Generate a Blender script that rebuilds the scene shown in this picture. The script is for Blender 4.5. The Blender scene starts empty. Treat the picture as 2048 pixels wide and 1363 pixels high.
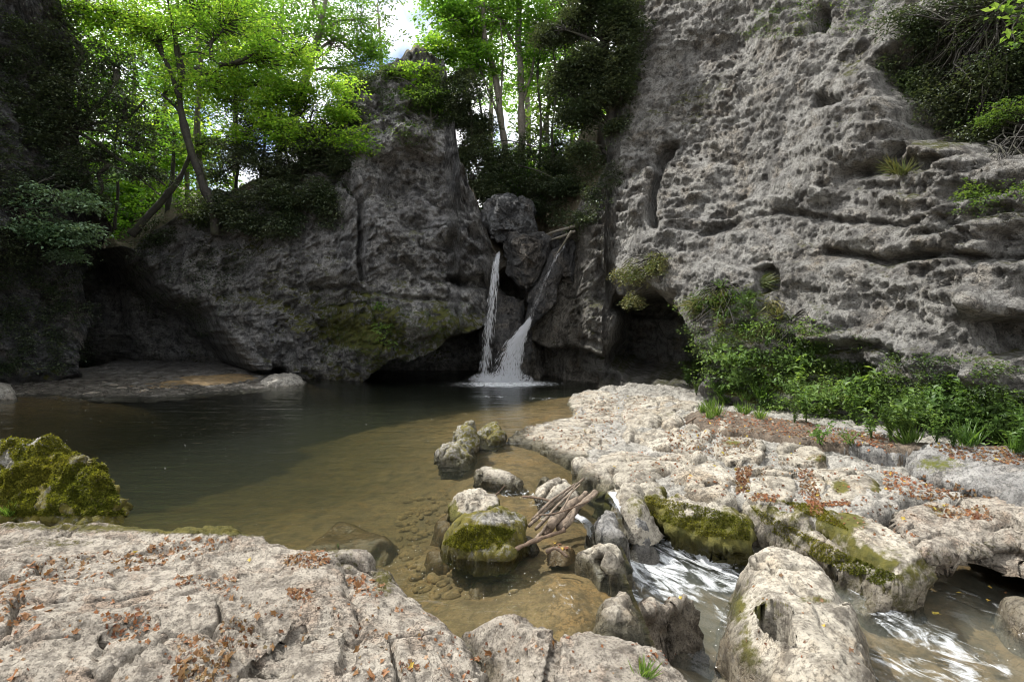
import bpy, math, random
import numpy as np
from mathutils import Vector
from mathutils.bvhtree import BVHTree
sc = bpy.context.scene
COL = sc.collection
R_ = np.random.default_rng(7)
random.seed(7)
# ---------------------------------------------------------------- camera
F = 1137.8; CX = 1024.0; CY = 681.5; H = 2.5; PITCH = math.radians(3.1)
cam = bpy.data.cameras.new('camera'); camo = bpy.data.objects.new('camera', cam); COL.objects.link(camo)
cam.lens = 20; cam.sensor_width = 36; cam.clip_start = .05; cam.clip_end = 2000
camo.location = (0, 0, H); camo.rotation_euler = (math.pi/2-PITCH, 0, 0)
sc.camera = camo
# ---------------------------------------------------------------- light
SUN_EL = math.radians(56); SUN_AZ = math.radians(-66)      # azimuth from +Y (forward), negative = left
sd = Vector((math.sin(SUN_AZ)*math.cos(SUN_EL), math.cos(SUN_AZ)*math.cos(SUN_EL), math.sin(SUN_EL)))
sl = bpy.data.lights.new('sun', 'SUN'); slo = bpy.data.objects.new('sun', sl); COL.objects.link(slo)
sl.energy = 4.5; sl.angle = math.radians(.6); sl.color = (1, .97, .92)
slo.rotation_euler = (-sd).to_track_quat('-Z', 'Y').to_euler()
w = bpy.data.worlds.new("World"); sc.world = w; w.use_nodes = True
nt = w.node_tree; nt.nodes.clear()
o_ = nt.nodes.new('ShaderNodeOutputWorld'); b_ = nt.nodes.new('ShaderNodeBackground'); s_ = nt.nodes.new('ShaderNodeTexSky')
s_.sky_type = 'NISHITA'; s_.sun_disc = False; s_.sun_elevation = SUN_EL; s_.sun_rotation = SUN_AZ
tc = nt.nodes.new('ShaderNodeTexCoord'); nz = nt.nodes.new('ShaderNodeTexNoise'); nz.inputs['Scale'].default_value = 5; nz.inputs['Detail'].default_value = 6
rp = nt.nodes.new('ShaderNodeValToRGB'); rp.color_ramp.elements[0].position = .34; rp.color_ramp.elements[1].position = .52
mx = nt.nodes.new('ShaderNodeMix'); mx.data_type = 'RGBA'
mx.inputs['B'].default_value = (13.6, 13.6, 13.7, 1)           # white cloud over the clear sky
nt.links.new(tc.outputs['Generated'], nz.inputs['Vector']); nt.links.new(nz.outputs['Fac'], rp.inputs[0])
nt.links.new(rp.outputs[0], mx.inputs['Factor']); nt.links.new(s_.outputs[0], mx.inputs['A'])
nt.links.new(mx.outputs['Result'], b_.inputs[0]); b_.inputs[1].default_value = .11; nt.links.new(b_.outputs[0], o_.inputs[0])
sc.view_settings.view_transform = 'Standard'; sc.view_settings.look = 'None'; sc.view_settings.gamma = 1
sc.view_settings.exposure = .74
sc.render.engine = 'CYCLES'
cy = sc.cycles; cy.max_bounces = 7; cy.diffuse_bounces = 3; cy.glossy_bounces = 3; cy.transmission_bounces = 5
cy.transparent_max_bounces = 12; cy.volume_bounces = 0; cy.use_denoising = True; cy.sample_clamp_indirect = 4; cy.caustics_reflective = False; cy.caustics_refractive = False; cy.filter_width = 1.05
# ---------------------------------------------------------------- geometry helpers
cp, sp = math.cos(PITCH), math.sin(PITCH)
def rays(px, py):
    u = (np.asarray(px, float)-CX)/F; v = (CY-np.asarray(py, float))/F
    return np.stack([u, cp+v*sp, -sp+v*cp], -1)
def WZ(px, py, z=0.):                    # photo pixel -> point on the level z
    d = rays(px, py); t = (np.asarray(z, float)-H)/d[..., 2]
    return np.array([0, 0, H])+d*t[..., None]
def WY(px, py, Y):                       # photo pixel -> point at distance Y
    d = rays(px, py); t = np.asarray(Y, float)/d[..., 1]
    return np.array([0, 0, H])+d*t[..., None]
def proj(P):
    q = P-np.array([0, 0, H]); y = q[..., 1]; z = q[..., 2]
    dep = np.maximum(y*cp-z*sp, .05); up = y*sp+z*cp
    return CX+F*q[..., 0]/dep, CY-F*up/dep
def sstep(a, b, x):
    t = np.clip((x-a)/(b-a), 0, 1); return t*t*(3-2*t)
_perm = np.random.default_rng(3).permutation(256).astype(np.int32)
_g = np.random.default_rng(4).normal(size=(256, 3)).astype(np.float32); _g /= np.linalg.norm(_g, axis=1)[:, None]
_j = np.random.default_rng(5).random((256, 3)).astype(np.float32)
def _h(i, j, k): return _perm[(_perm[(_perm[i & 255]+j) & 255]+k) & 255]
def pn(P, s=1., seed=0):
    P = (np.asarray(P)*s+seed*17.31).astype(np.float32).reshape(-1, 3)
    i = np.floor(P).astype(np.int32); f = P-i; t = f*f*f*(f*(f*6-15)+10)
    r = 0
    for a in (0, 1):
        wa = t[:, 0] if a else 1-t[:, 0]
        for b in (0, 1):
            wb = t[:, 1] if b else 1-t[:, 1]
            for c in (0, 1):
                wc = t[:, 2] if c else 1-t[:, 2]
                g = _g[_h(i[:, 0]+a, i[:, 1]+b, i[:, 2]+c)]
                r = r+wa*wb*wc*((f[:, 0]-a)*g[:, 0]+(f[:, 1]-b)*g[:, 1]+(f[:, 2]-c)*g[:, 2])
    return r*1.5
def fbm(P, s=1., o=4, seed=0, gain=.5, lac=2.07):
    r = 0; a = 1.
    for k in range(o): r = r+a*pn(P, s*lac**k, seed+k); a *= gain
    return r
def ridged(P, s=1., o=4, seed=0, gain=.55, lac=2.1):
    r = 0; a = 1.
    for k in range(o): r = r+a*(1-2*np.abs(pn(P, s*lac**k, seed+k))); a *= gain
    return r*.5
def worley(P, s=1., seed=0):
    P = (np.asarray(P)*s+seed*11.7).astype(np.float32).reshape(-1, 3); i = np.floor(P).astype(np.int32)
    f1 = np.full(len(P), 9., np.float32); f2 = f1.copy()
    for a in (-1, 0, 1):
        for b in (-1, 0, 1):
            for c in (-1, 0, 1):
                q = i+np.array([a, b, c], np.int32); d = q+_j[_h(q[:, 0], q[:, 1], q[:, 2])]-P; d = np.sqrt((d*d).sum(1))
                f2 = np.minimum(f2, np.maximum(f1, d)); f1 = np.minimum(f1, d)
    return f1, f2
def polysdf(X, Y, poly):                 # negative inside
    poly = np.asarray(poly, float); d = np.full(X.shape, 1e9); ins = np.zeros(X.shape, bool)
    n = len(poly)
    for k in range(n):
        ax, ay = poly[k]; bx, by = poly[(k+1) % n]
        ex, ey = bx-ax, by-ay; wx, wy = X-ax, Y-ay
        t = np.clip((wx*ex+wy*ey)/(ex*ex+ey*ey+1e-12), 0, 1)
        d = np.minimum(d, np.hypot(wx-t*ex, wy-t*ey))
        c = ((ay > Y) != (by > Y)) & (X < (bx-ax)*(Y-ay)/((by-ay)+1e-12)+ax); ins ^= c
    return np.where(ins, -d, d)
def linedist(X, Y, pts):
    d = np.full(X.shape, 1e9)
    for (ax, ay), (bx, by) in zip(pts[:-1], pts[1:]):
        ex, ey = bx-ax, by-ay; wx, wy = X-ax, Y-ay
        t = np.clip((wx*ex+wy*ey)/(ex*ex+ey*ey+1e-12), 0, 1); d = np.minimum(d, np.hypot(wx-t*ex, wy-t*ey))
    return d
def smooth_poly(poly, it=2):
    P = np.asarray(poly, float)
    for _ in range(it):
        N = np.roll(P, -1, 0); P = np.stack([.75*P+.25*N, .25*P+.75*N], 1).reshape(-1, P.shape[1])
    return P
def rbf(ctrl, val, q, smooth=1e-3):      # linear kernel + plane
    ctrl = np.asarray(ctrl, float); n = len(ctrl); m = ctrl.shape[1]+1
    K = np.linalg.norm(ctrl[:, None]-ctrl[None], axis=2)-smooth*np.eye(n)
    Pm = np.c_[np.ones(n), ctrl]; A = np.block([[K, Pm], [Pm.T, np.zeros((m, m))]])
    s = np.linalg.solve(A, np.r_[np.asarray(val, float), np.zeros(m)])
    out = s[n]+q@s[n+1:]
    for k in range(n): out = out+s[k]*np.linalg.norm(q-ctrl[k], axis=1)
    return out
# ---------------------------------------------------------------- object helpers
def tagset(o, label=None, cat=None, group=None, kind=None):
    if label: o['label'] = label
    if cat: o['category'] = cat
    if group: o['group'] = group
    if kind: o['kind'] = kind
    return o
def mk(name, V, Fq, mat, parent=None, smooth=True, attrs=None, origin=None):
    V = np.asarray(V, np.float64).reshape(-1, 3); Fq = np.asarray(Fq, np.int32)
    me = bpy.data.meshes.new(name); k = Fq.shape[1]
    if parent is not None: org = np.array(parent['_o'])
    elif origin is not None: org = np.array(origin, float)
    else: org = np.array([V[:, 0].mean(), V[:, 1].mean(), V[:, 2].min()])
    me.vertices.add(len(V)); me.vertices.foreach_set('co', (V-org).astype(np.float32).ravel())
    me.loops.add(Fq.size); me.loops.foreach_set('vertex_index', Fq.ravel())
    me.polygons.add(len(Fq)); me.polygons.foreach_set('loop_start', np.arange(0, Fq.size, k, dtype=np.int32))
    me.polygons.foreach_set('use_smooth', np.full(len(Fq), smooth))
    me.update(calc_edges=True)
    for a, v in (attrs or {}).items():
        at = me.attributes.new(a, 'FLOAT', 'POINT'); at.data.foreach_set('value', np.asarray(v, np.float32))
    me.materials.append(mat)
    o = bpy.data.objects.new(name, me); COL.objects.link(o)
    if parent is not None: o.parent = parent
    else: o.location = org
    return o
def empty(name, loc, label=None, cat=None, group=None, kind=None):
    o = bpy.data.objects.new(name, None); COL.objects.link(o); o.location = loc; o['_o'] = [float(a) for a in loc]
    o.empty_display_size = .2
    return tagset(o, label, cat, group, kind)
def gridfaces(nr, nc, keep=None):
    i = np.arange(nr-1)[:, None]*nc+np.arange(nc-1)[None]
    f = np.stack([i, i+1, i+nc+1, i+nc], -1).reshape(-1, 4)
    if keep is not None: f = f[keep.reshape(-1)[f].any(1)]
    return f
def compact(V, Fq, attrs=None):
    u, inv = np.unique(Fq, return_inverse=True)
    return V[u], inv.reshape(Fq.shape), {k: np.asarray(v)[u] for k, v in (attrs or {}).items()}
def gridnormals(P):                      # P (nr,nc,3)
    a = np.gradient(P, axis=1); b = np.gradient(P, axis=0); n = np.cross(a, b)
    return n/(np.linalg.norm(n, axis=2, keepdims=True)+1e-9)
def tube(pts, rad, sides=6, seed=0, rough=0.):
    pts = np.asarray(pts, float); rad = np.asarray(rad, float); n = len(pts)
    t = np.gradient(pts, axis=0); t /= np.linalg.norm(t, axis=1)[:, None]+1e-9
    ref = np.array([0, 0, 1.]) if abs(t[:, 2]).mean() < .8 else np.array([1., 0, 0])
    a = np.cross(t, ref); a /= np.linalg.norm(a, axis=1)[:, None]+1e-9; b = np.cross(t, a)
    an = np.linspace(0, 2*math.pi, sides, endpoint=False)
    V = pts[:, None]+rad[:, None, None]*(np.cos(an)[None, :, None]*a[:, None]+np.sin(an)[None, :, None]*b[:, None])
    if rough:
        nn = pn(V.reshape(-1, 3), .35/max(rad.max(), 1e-3), seed).reshape(n, sides, 1)
        V = pts[:, None]+(V-pts[:, None])*(1+rough*nn)
    f = []
    for i in range(n-1):
        for k in range(sides):
            k2 = (k+1) % sides; f.append((i*sides+k, i*sides+k2, (i+1)*sides+k2, (i+1)*sides+k))
    V = V.reshape(-1, 3); V = np.vstack([V, pts[:1], pts[-1:]]); c0 = n*sides
    for k in range(sides):
        k2 = (k+1) % sides; f.append((k2, k, c0, c0)); f.append(((n-1)*sides+k, (n-1)*sides+k2, c0+1, c0+1))
    return V, np.array(f)
def fixtri(f):                           # degenerate quads -> two lists merged as triangles
    f = np.asarray(f); d = f[:, 2] == f[:, 3]
    return np.vstack([f[d][:, :3], f[~d][:, [0, 1, 2]], f[~d][:, [0, 2, 3]]])
def bend(pts, n=8):                      # smooth polyline (Catmull-Rom)
    P = np.asarray(pts, float)
    if len(P) == 2: return P[0]+(P[1]-P[0])*np.linspace(0, 1, n)[:, None]
    Q = np.vstack([2*P[0]-P[1], P, 2*P[-1]-P[-2]]); out = []
    for i in range(1, len(Q)-2):
        for t in np.linspace(0, 1, n, endpoint=False):
            a, b, c, d = Q[i-1:i+3]
            out.append(.5*((2*b)+(c-a)*t+(2*a-5*b+4*c-d)*t*t+(3*b-a-3*c+d)*t**3))
    out.append(P[-1]); return np.array(out)
def join(parts):
    V = []; Fa = []; o = 0
    for v, f in parts: V.append(v); Fa.append(f+o); o += len(v)
    return np.vstack(V), np.vstack(Fa)
# ---------------------------------------------------------------- materials
class N:
    def __init__(s, name):
        s.m = bpy.data.materials.new(name); s.m.use_nodes = True; s.t = s.m.node_tree; s.t.nodes.clear()
        s.out = s.t.nodes.new('ShaderNodeOutputMaterial')
    def n(s, ty, **k):
        nd = s.t.nodes.new('ShaderNode'+ty)
        for a, v in k.items(): setattr(nd, a, v)
        return nd
    def l(s, a, b): s.t.links.new(a, b)
    def noise(s, scale, det=6, rough=.55, vec=None, dist=0.):
        nd = s.n('TexNoise'); nd.inputs['Scale'].default_value = scale; nd.inputs['Detail'].default_value = det
        nd.inputs['Roughness'].default_value = rough; nd.inputs['Distortion'].default_value = dist
        s.l(vec or s.pos(), nd.inputs['Vector']); return nd.outputs['Fac']
    def pos(s):
        if not hasattr(s, '_p'): s._p = s.n('NewGeometry').outputs['Position']
        return s._p
    def ramp(s, fac, a, b, c0=(0, 0, 0, 1), c1=(1, 1, 1, 1)):
        nd = s.n('ValToRGB'); e = nd.color_ramp.elements; e[0].position = a; e[1].position = b; e[0].color = c0; e[1].color = c1
        s.l(fac, nd.inputs[0]); return nd.outputs[0]
    def mix(s, f, a, b, mode='MIX'):
        nd = s.n('Mix', data_type='RGBA', blend_type=mode)
        for k, v in (('Factor', f), ('A', a), ('B', b)):
            if isinstance(v, (int, float)): nd.inputs[k].default_value = v
            elif isinstance(v, tuple): nd.inputs[k].default_value = (*v[:3], 1)
            else: s.l(v, nd.inputs[k])
        return nd.outputs['Result']
    def math(s, op, a, b=None, clamp=False):
        nd = s.n('Math', operation=op, use_clamp=clamp)
        for k, v in ((0, a), (1, b)):
            if v is None: continue
            if isinstance(v, (int, float)): nd.inputs[k].default_value = v
            else: s.l(v, nd.inputs[k])
        return nd.outputs[0]
    def attr(s, name):
        nd = s.n('Attribute'); nd.attribute_name = name; return nd.outputs['Fac']
def rock_mat(name, ca, cb, cdark, moss=(.075, .085, .018), sc_=1., bump=.6, tint=(.33, .27, .2), tintamt=.35, fine=1., bd=.06, streak=0.):
    m = N(name)
    n1 = m.noise(.6*sc_, 5, .6); n2 = m.noise(3.2*sc_, 9, .68); n3 = m.noise(17*sc_, 8, .7); n4 = m.noise(1.3*sc_, 6, .6, dist=.8)
    c = m.mix(m.ramp(n1, .35, .65), ca, cb)
    c = m.mix(m.math('MULTIPLY', m.ramp(n4, .5, .72), tintamt), c, tint)
    c = m.mix(m.math('MULTIPLY', m.ramp(n2, .47, .62), .8), c, cdark)
    c = m.mix(m.ramp(n3, .51, .60), c, m.mix(.72, c, cdark))
    c = m.mix(m.math('MULTIPLY', m.ramp(m.math('SUBTRACT', 1, n3), .60, .72), .5), c, (.6, .58, .53))
    if streak:
        ms = m.n('Mapping'); m.l(m.pos(), ms.inputs[0]); ms.inputs['Scale'].default_value = (1, 1, .14); c = m.mix(m.math('MULTIPLY', m.ramp(m.noise(2.6, 7, .65, ms.outputs[0], .6), .50, .63), streak), c, cdark)
        c = m.mix(m.math('MULTIPLY', m.ramp(m.noise(5., 6, .6, ms.outputs[0], .3), .56, .66), streak*.5), c, (.52, .5, .46))
    vo = m.n('TexVoronoi', feature='DISTANCE_TO_EDGE'); vo.inputs['Scale'].default_value = 5.5*sc_; dv = m.n('VectorMath', operation='MULTIPLY_ADD')
    nv = m.n('TexNoise'); nv.inputs['Scale'].default_value = 4*sc_; nv.inputs['Detail'].default_value = 6; m.l(m.pos(), nv.inputs['Vector']); m.l(nv.outputs['Color'], dv.inputs[0]); dv.inputs[1].default_value = (.55/sc_,)*3; m.l(m.pos(), dv.inputs[2]); m.l(dv.outputs[0], vo.inputs['Vector'])
    ck = m.math('MULTIPLY', m.ramp(vo.outputs['Distance'], .0, .05, (1, 1, 1, 1), (0, 0, 0, 1)), m.ramp(n4, .46, .6)); n5 = m.noise(36*sc_, 6, .75); pit = m.ramp(n5, .56, .66)
    c = m.mix(m.math('MULTIPLY', ck, .6*fine), c, cdark); c = m.mix(m.math('MULTIPLY', pit, .55*fine), c, cdark)
    # moss
    mv = m.noise(7*sc_, 8, .72); mm = m.math('ADD', m.attr('moss'), m.math('MULTIPLY', m.math('SUBTRACT', mv, .5), 1.5))
    mk_ = m.ramp(mm, .38, .66)
    mcol = m.mix(m.ramp(m.noise(11, 6, .6), .35, .65), moss, (moss[0]*1.9, moss[1]*1.7, moss[2]*1.5))
    c = m.mix(mk_, c, mcol)
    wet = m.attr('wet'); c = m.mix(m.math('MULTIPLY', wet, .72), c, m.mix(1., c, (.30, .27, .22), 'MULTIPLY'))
    p = m.n('BsdfPrincipled'); m.l(c, p.inputs['Base Color'])
    m.l(m.math('SUBTRACT', .88, m.math('MULTIPLY', wet, .62)), p.inputs['Roughness']); p.inputs['Specular IOR Level'].default_value = .3
    h = m.math('ADD', m.math('MULTIPLY', n2, .9), m.math('MULTIPLY', n3, .5*fine))
    h = m.math('SUBTRACT', h, m.math('MULTIPLY', ck, .35*fine)); h = m.math('ADD', h, m.math('MULTIPLY', n5, .28*fine))
    h = m.math('ADD', h, m.math('MULTIPLY', m.math('MULTIPLY', mk_, m.noise(45, 4, .7)), .5))
    b = m.n('Bump'); b.inputs['Strength'].default_value = bump; b.inputs['Distance'].default_value = bd; m.l(h, b.inputs['Height'])
    m.l(b.outputs[0], p.inputs['Normal']); m.l(p.outputs[0], m.out.inputs[0]); return m.m
def leaf_mat(name, cols, trans=.5, tboost=1.8, gloss=.35):
    m = N(name); g = m.n('NewGeometry'); r = m.n('ValToRGB'); m.l(g.outputs['Random Per Island'], r.inputs[0])
    e = r.color_ramp.elements
    for i, c in enumerate(cols):
        q = i/(len(cols)-1)
        if i == 0: e[0].position = 0; e[0].color = (*c, 1)
        elif i == len(cols)-1: e[1].position = 1; e[1].color = (*c, 1)
    for i, c in enumerate(cols[1:-1]):
        x = e.new((i+1)/(len(cols)-1)); x.color = (*c, 1)
    cl = m.noise(.8, 3, .5); col = m.mix(m.ramp(cl, .35, .65), r.outputs[0], m.mix(1., r.outputs[0], (.55, .68, .55), 'MULTIPLY'))
    d = m.n('BsdfPrincipled'); m.l(col, d.inputs['Base Color']); d.inputs['Roughness'].default_value = .5; d.inputs['Specular IOR Level'].default_value = gloss
    t = m.n('BsdfTranslucent'); m.l(m.mix(1., col, (tboost*1.05, tboost, tboost*.5), 'MULTIPLY'), t.inputs[0])
    x = m.n('MixShader'); x.inputs[0].default_value = trans; m.l(d.outputs[0], x.inputs[1]); m.l(t.outputs[0], x.inputs[2]); m.l(x.outputs[0], m.out.inputs[0])
    return m.m
def bark_mat(name, a, b, moss=0.):
    m = N(name); n = m.noise(14, 8, .75, None, 1.); c = m.mix(m.ramp(n, .38, .6), a, b)
    if moss: c = m.mix(m.math('MULTIPLY', m.ramp(m.noise(2.2, 5, .6), .45, .6), moss), c, (.06, .07, .02))
    p = m.n('BsdfPrincipled'); m.l(c, p.inputs['Base Color']); p.inputs['Roughness'].default_value = .85
    bb = m.n('Bump'); bb.inputs['Strength'].default_value = .7; bb.inputs['Distance'].default_value = .03
    m.l(m.noise(26, 6, .7), bb.inputs['Height']); m.l(bb.outputs[0], p.inputs['Normal']); m.l(p.outputs[0], m.out.inputs[0]); return m.m
M = {}
M['cliff'] = rock_mat('tufa_cliff_rock', (.42, .41, .385), (.56, .545, .50), (.10, .095, .088), sc_=1.1, bump=1., tint=(.44, .345, .23), tintamt=.6, fine=1.7, bd=.32, streak=.7)
M['buttress'] = rock_mat('grey_limestone_rock', (.33, .33, .33), (.50, .49, .465), (.06, .06, .062), sc_=.9, bump=.95, tint=(.34, .31, .22), bd=.28, fine=1.6, streak=.55)
M['wetshade'] = rock_mat('shaded_wet_rock', (.035, .034, .034), (.07, .068, .064), (.012, .012, .012), sc_=.9, bump=1., bd=.12)  # wet rock with the gully's deep shade put into its base colour
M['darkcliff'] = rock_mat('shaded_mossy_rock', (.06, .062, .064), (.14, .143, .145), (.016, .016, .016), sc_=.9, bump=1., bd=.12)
M['shelf'] = rock_mat('pale_worn_limestone', (.28, .255, .205), (.42, .385, .315), (.075, .063, .05), moss=(.06, .06, .014), sc_=1.5, bump=.7, tint=(.33, .25, .16), tintamt=.75, fine=1., bd=.05)
M['fore'] = rock_mat('rough_karst_limestone', (.31, .275, .225), (.45, .405, .335), (.085, .071, .057), moss=(.065, .062, .014), sc_=3., bump=1., tint=(.34, .22, .14), tintamt=.6, bd=.045, fine=1.)
M['mossrock'] = rock_mat('moss_covered_rock', (.25, .24, .21), (.36, .34, .3), (.08, .075, .065), moss=(.075, .07, .014), sc_=2.2, bump=1., bd=.03)
M['layer'] = rock_mat('dark_layered_rock', (.20, .195, .185), (.32, .31, .29), (.06, .058, .055), sc_=2.2, bump=.9, bd=.04)
M['bed'] = rock_mat('brown_stream_bed_rock', (.20, .145, .08), (.28, .195, .095), (.10, .075, .04), moss=(.06, .07, .02), sc_=1.6, bump=.6, tint=(.34, .20, .075), tintamt=.7, bd=.03)
M['earth'] = rock_mat('leaf_strewn_earth', (.12, .09, .065), (.17, .135, .10), (.05, .04, .03), moss=(.05, .06, .02), sc_=2.5, bump=1., tint=(.13, .09, .06), tintamt=.6, bd=.03)
M['bark'] = bark_mat('dark_bark', (.018, .016, .014), (.045, .04, .034), .3)
M['paleb'] = bark_mat('pale_bark', (.10, .09, .075), (.2, .18, .15), .3)
M['wood'] = bark_mat('weathered_driftwood', (.07, .052, .037), (.23, .175, .125))
M['wetwood'] = bark_mat('wet_driftwood', (.06, .04, .025), (.15, .10, .065))
M['maple'] = leaf_mat('yellow_green_leaves', [(.095, .18, .03), (.15, .26, .04), (.25, .32, .06)], .6, 2.5)
M['green'] = leaf_mat('bright_green_leaves', [(.055, .125, .022), (.09, .18, .03), (.15, .25, .045)], .6, 2.4)
M['mid'] = leaf_mat('mid_green_leaves', [(.05, .085, .022), (.085, .14, .035), (.14, .20, .05)], .45, 1.9)
M['dark'] = leaf_mat('dark_evergreen_leaves', [(.035, .05, .028), (.06, .08, .042), (.10, .12, .06)], .25, 1.5, .5)
M['blue'] = leaf_mat('blue_green_leaves', [(.14, .21, .14), (.2, .3, .19), (.27, .38, .25)], .35, 1.6, .6)
M['herb'] = leaf_mat('fresh_herb_leaves', [(.08, .14, .035), (.14, .22, .05), (.23, .32, .09)], .45, 1.8, .4)
M['dry'] = leaf_mat('dry_grass_blades', [(.16, .15, .07), (.24, .22, .11), (.13, .17, .06)], .3, 1.3)
M['mossf'] = leaf_mat('moss_tufts', [(.08, .08, .016), (.15, .14, .024), (.26, .24, .04)], .4, 1.5, .1)
M['litter'] = leaf_mat('dead_leaves', [(.10, .045, .03), (.20, .07, .035), (.29, .11, .045), (.33, .20, .12), (.16, .08, .05)], .25, 1.3, .25)
M['yleaf'] = leaf_mat('yellow_fallen_leaves', [(.5, .3, .05), (.6, .42, .1)], .25, 1.2, .25)
def terrace(x, k):
    s = x*k; f = s-np.floor(s); return (np.floor(s)+sstep(.85, 1., f))/k
# ================================================================ gorge walls
C0 = np.array([0., 6.])
CT = [(-700,760,8),(-700,100,8.5),(-300,760,13.5),(-300,300,13),(-300,0,13.5),(0,750,18.5),(0,500,18),(0,200,18),(60,350,18),(170,740,20.5),(170,500,20),(130,200,20),
 (215,745,23.5),(215,520,23),(300,740,22.5),(300,520,21.6),(380,600,21),(440,440,21.2),(480,600,20.6),(520,740,20.6),(560,500,20.8),(600,560,20.4),(640,420,21),(600,740,20.3),
 (700,480,20.7),(720,350,21.2),(700,230,22),(740,150,22.6),(800,130,22.8),(850,120,23),(800,300,21.3),(830,380,20.8),(760,560,20.1),(720,740,20.2),(840,470,20.5),(840,600,19.6),(850,690,19.9),
 (930,590,19.7),(900,250,22.6),(920,350,21.8),(950,450,21),(960,520,20.2),(900,740,20.6),(990,600,21.2),(1050,600,21.4),(1050,740,21.3),(1100,600,20.8),(1060,480,22.3),(1110,740,20.4),
 (1150,500,20),(1150,640,19.3),(1130,760,19.8),(1200,420,19.5),(1220,560,18),(1230,740,17.8),(1250,330,19.2),(1250,80,20.6),(1330,250,18.2),(1330,480,16.6),(1330,640,15.6),(1330,770,15.2),
 (1420,120,18),(1420,420,16.1),(1400,600,14.3),(1400,770,13.9),(1500,300,15.8),(1500,0,17.4),(1560,500,13.9),(1560,820,12.2),(1700,100,14.2),(1700,400,12.6),(1700,620,11.6),(1700,840,10.9),
 (1880,100,12.3),(1880,400,10.8),(1900,700,10),(1880,870,9.8),(2048,100,11),(2048,450,9.6),(2048,880,9),(2300,200,9),(2300,850,7.4),(2700,300,6.6),(2700,850,5.6),(3600,200,4.4),(3600,850,4)]
CT = np.array(CT, float); cw = WY(CT[:, 0], CT[:, 1], CT[:, 2])
th_c = np.arctan2(cw[:, 0]-C0[0], cw[:, 1]-C0[1]); r_c = np.hypot(cw[:, 0]-C0[0], cw[:, 1]-C0[1])
CREST = [(-900,-900,8),(-300,-500,13),(0,-260,18),(80,-60,19),(120,90,20),(150,240,20.2),(180,400,20.6),(205,485,23),(260,500,22.5),(330,445,21.5),(420,405,21.5),(500,375,21.5),(600,335,21.6),(655,300,21.8),(682,215,22),
 (705,178,22.2),(740,158,22.5),(790,128,22.8),(850,112,23),(885,135,23),(903,230,22.6),(918,330,21.9),(950,400,21.3),(972,455,21),(985,498,21.2),(1000,508,21.4),(1015,505,22),(1060,500,22.3),(1120,478,22),
 (1140,440,20.3),(1165,400,20),(1195,360,19.6),(1215,320,19.6),(1222,200,20),(1232,60,20.5),(1250,-200,20.5),(1330,-420,18.5),(1500,-560,17),(2048,-900,10),(3600,-2600,4)]
CR = np.array(CREST, float); crw = WY(CR[:, 0], CR[:, 1], CR[:, 2]); th_k = np.arctan2(crw[:, 0]-C0[0], crw[:, 1]-C0[1])
crw[:, 2] = np.minimum(crw[:, 2], 15.5)
NC, NR = 1060, 350
th_lo, th_hi = math.radians(-108), math.radians(103)
# denser columns where the wall faces the camera
tt = np.linspace(th_lo, th_hi, NC)
zt = np.interp(tt, th_k, crw[:, 2])
v = np.linspace(0, 1, NR)
ZB = -1.3
TH = np.broadcast_to(tt[None], (NR, NC)).copy(); Z = ZB+(zt[None]-ZB)*v[:, None]
coarse_t = np.linspace(th_lo, th_hi, 220); coarse_z = np.linspace(ZB, 16, 70)
gt, gz = np.meshgrid(coarse_t, coarse_z)
Rc = rbf(np.c_[th_c*14, cw[:, 2]], r_c, np.c_[gt.ravel()*14, gz.ravel()], .05).reshape(gt.shape)
Rc = np.clip(Rc, 4.2, 30)
def bil(T, Zq):
    a = np.clip((T-th_lo)/(th_hi-th_lo)*219, 0, 218.999); b = np.clip((Zq-ZB)/(16-ZB)*69, 0, 68.999)
    i = a.astype(int); j = b.astype(int); fa = a-i; fb = b-j
    return (Rc[j, i]*(1-fa)+Rc[j, i+1]*fa)*(1-fb)+(Rc[j+1, i]*(1-fa)+Rc[j+1, i+1]*fa)*fb
RR = bil(TH, Z)
def topos(TH, RR, Z): return np.stack([C0[0]+np.sin(TH)*RR, C0[1]+np.cos(TH)*RR, Z], -1)
P0 = topos(TH, RR, Z); px, py = proj(P0)
fl = P0.reshape(-1, 3)
wob = (fbm(fl, .55, 4, 3)*26).reshape(NR, NC); wob2 = (fbm(fl, .55, 4, 9)*22).reshape(NR, NC)
X2, Y2 = px+wob, py+wob2
D = np.zeros((NR, NC))
def carve(poly, depth, soft=14):
    global D
    D += depth*sstep(soft, -soft, polysdf(X2, Y2, poly))
def crack(pts, depth, width):
    global D
    d = linedist(px+wob*.35, py+wob2*.35, pts); D += depth*np.exp(-(d/width)**2)
# caves and undercuts at the water
carve([(188,560),(230,470),(265,520),(300,560),(400,615),(440,665),(480,705),(520,742),(560,752),(560,840),(175,840)], 6.5, 16)
carve([(188,500),(235,470),(262,520),(300,600),(300,840),(188,840)], 1.5, 14)
carve([(735,757),(790,722),(850,712),(900,688),(965,668),(985,690),(985,850),(735,850)], 4.5, 8)
carve([(905,548),(975,535),(985,570),(930,563)], 1., 5)
carve([(1000,545),(1020,530),(1050,600),(1045,640),(1025,650),(1005,600)], 2.6, 8)
carve([(1215,610),(1290,588),(1345,630),(1385,690),(1400,735),(1395,800),(1290,772),(1225,735)], 6.5, 12)
carve([(1075,690),(1170,715),(1240,735),(1240,775),(1090,775)], 1.6, 8)
carve([(1190,520),(1240,560),(1300,585),(1350,600),(1330,640),(1230,640),(1190,600)], .9, 12)
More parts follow.
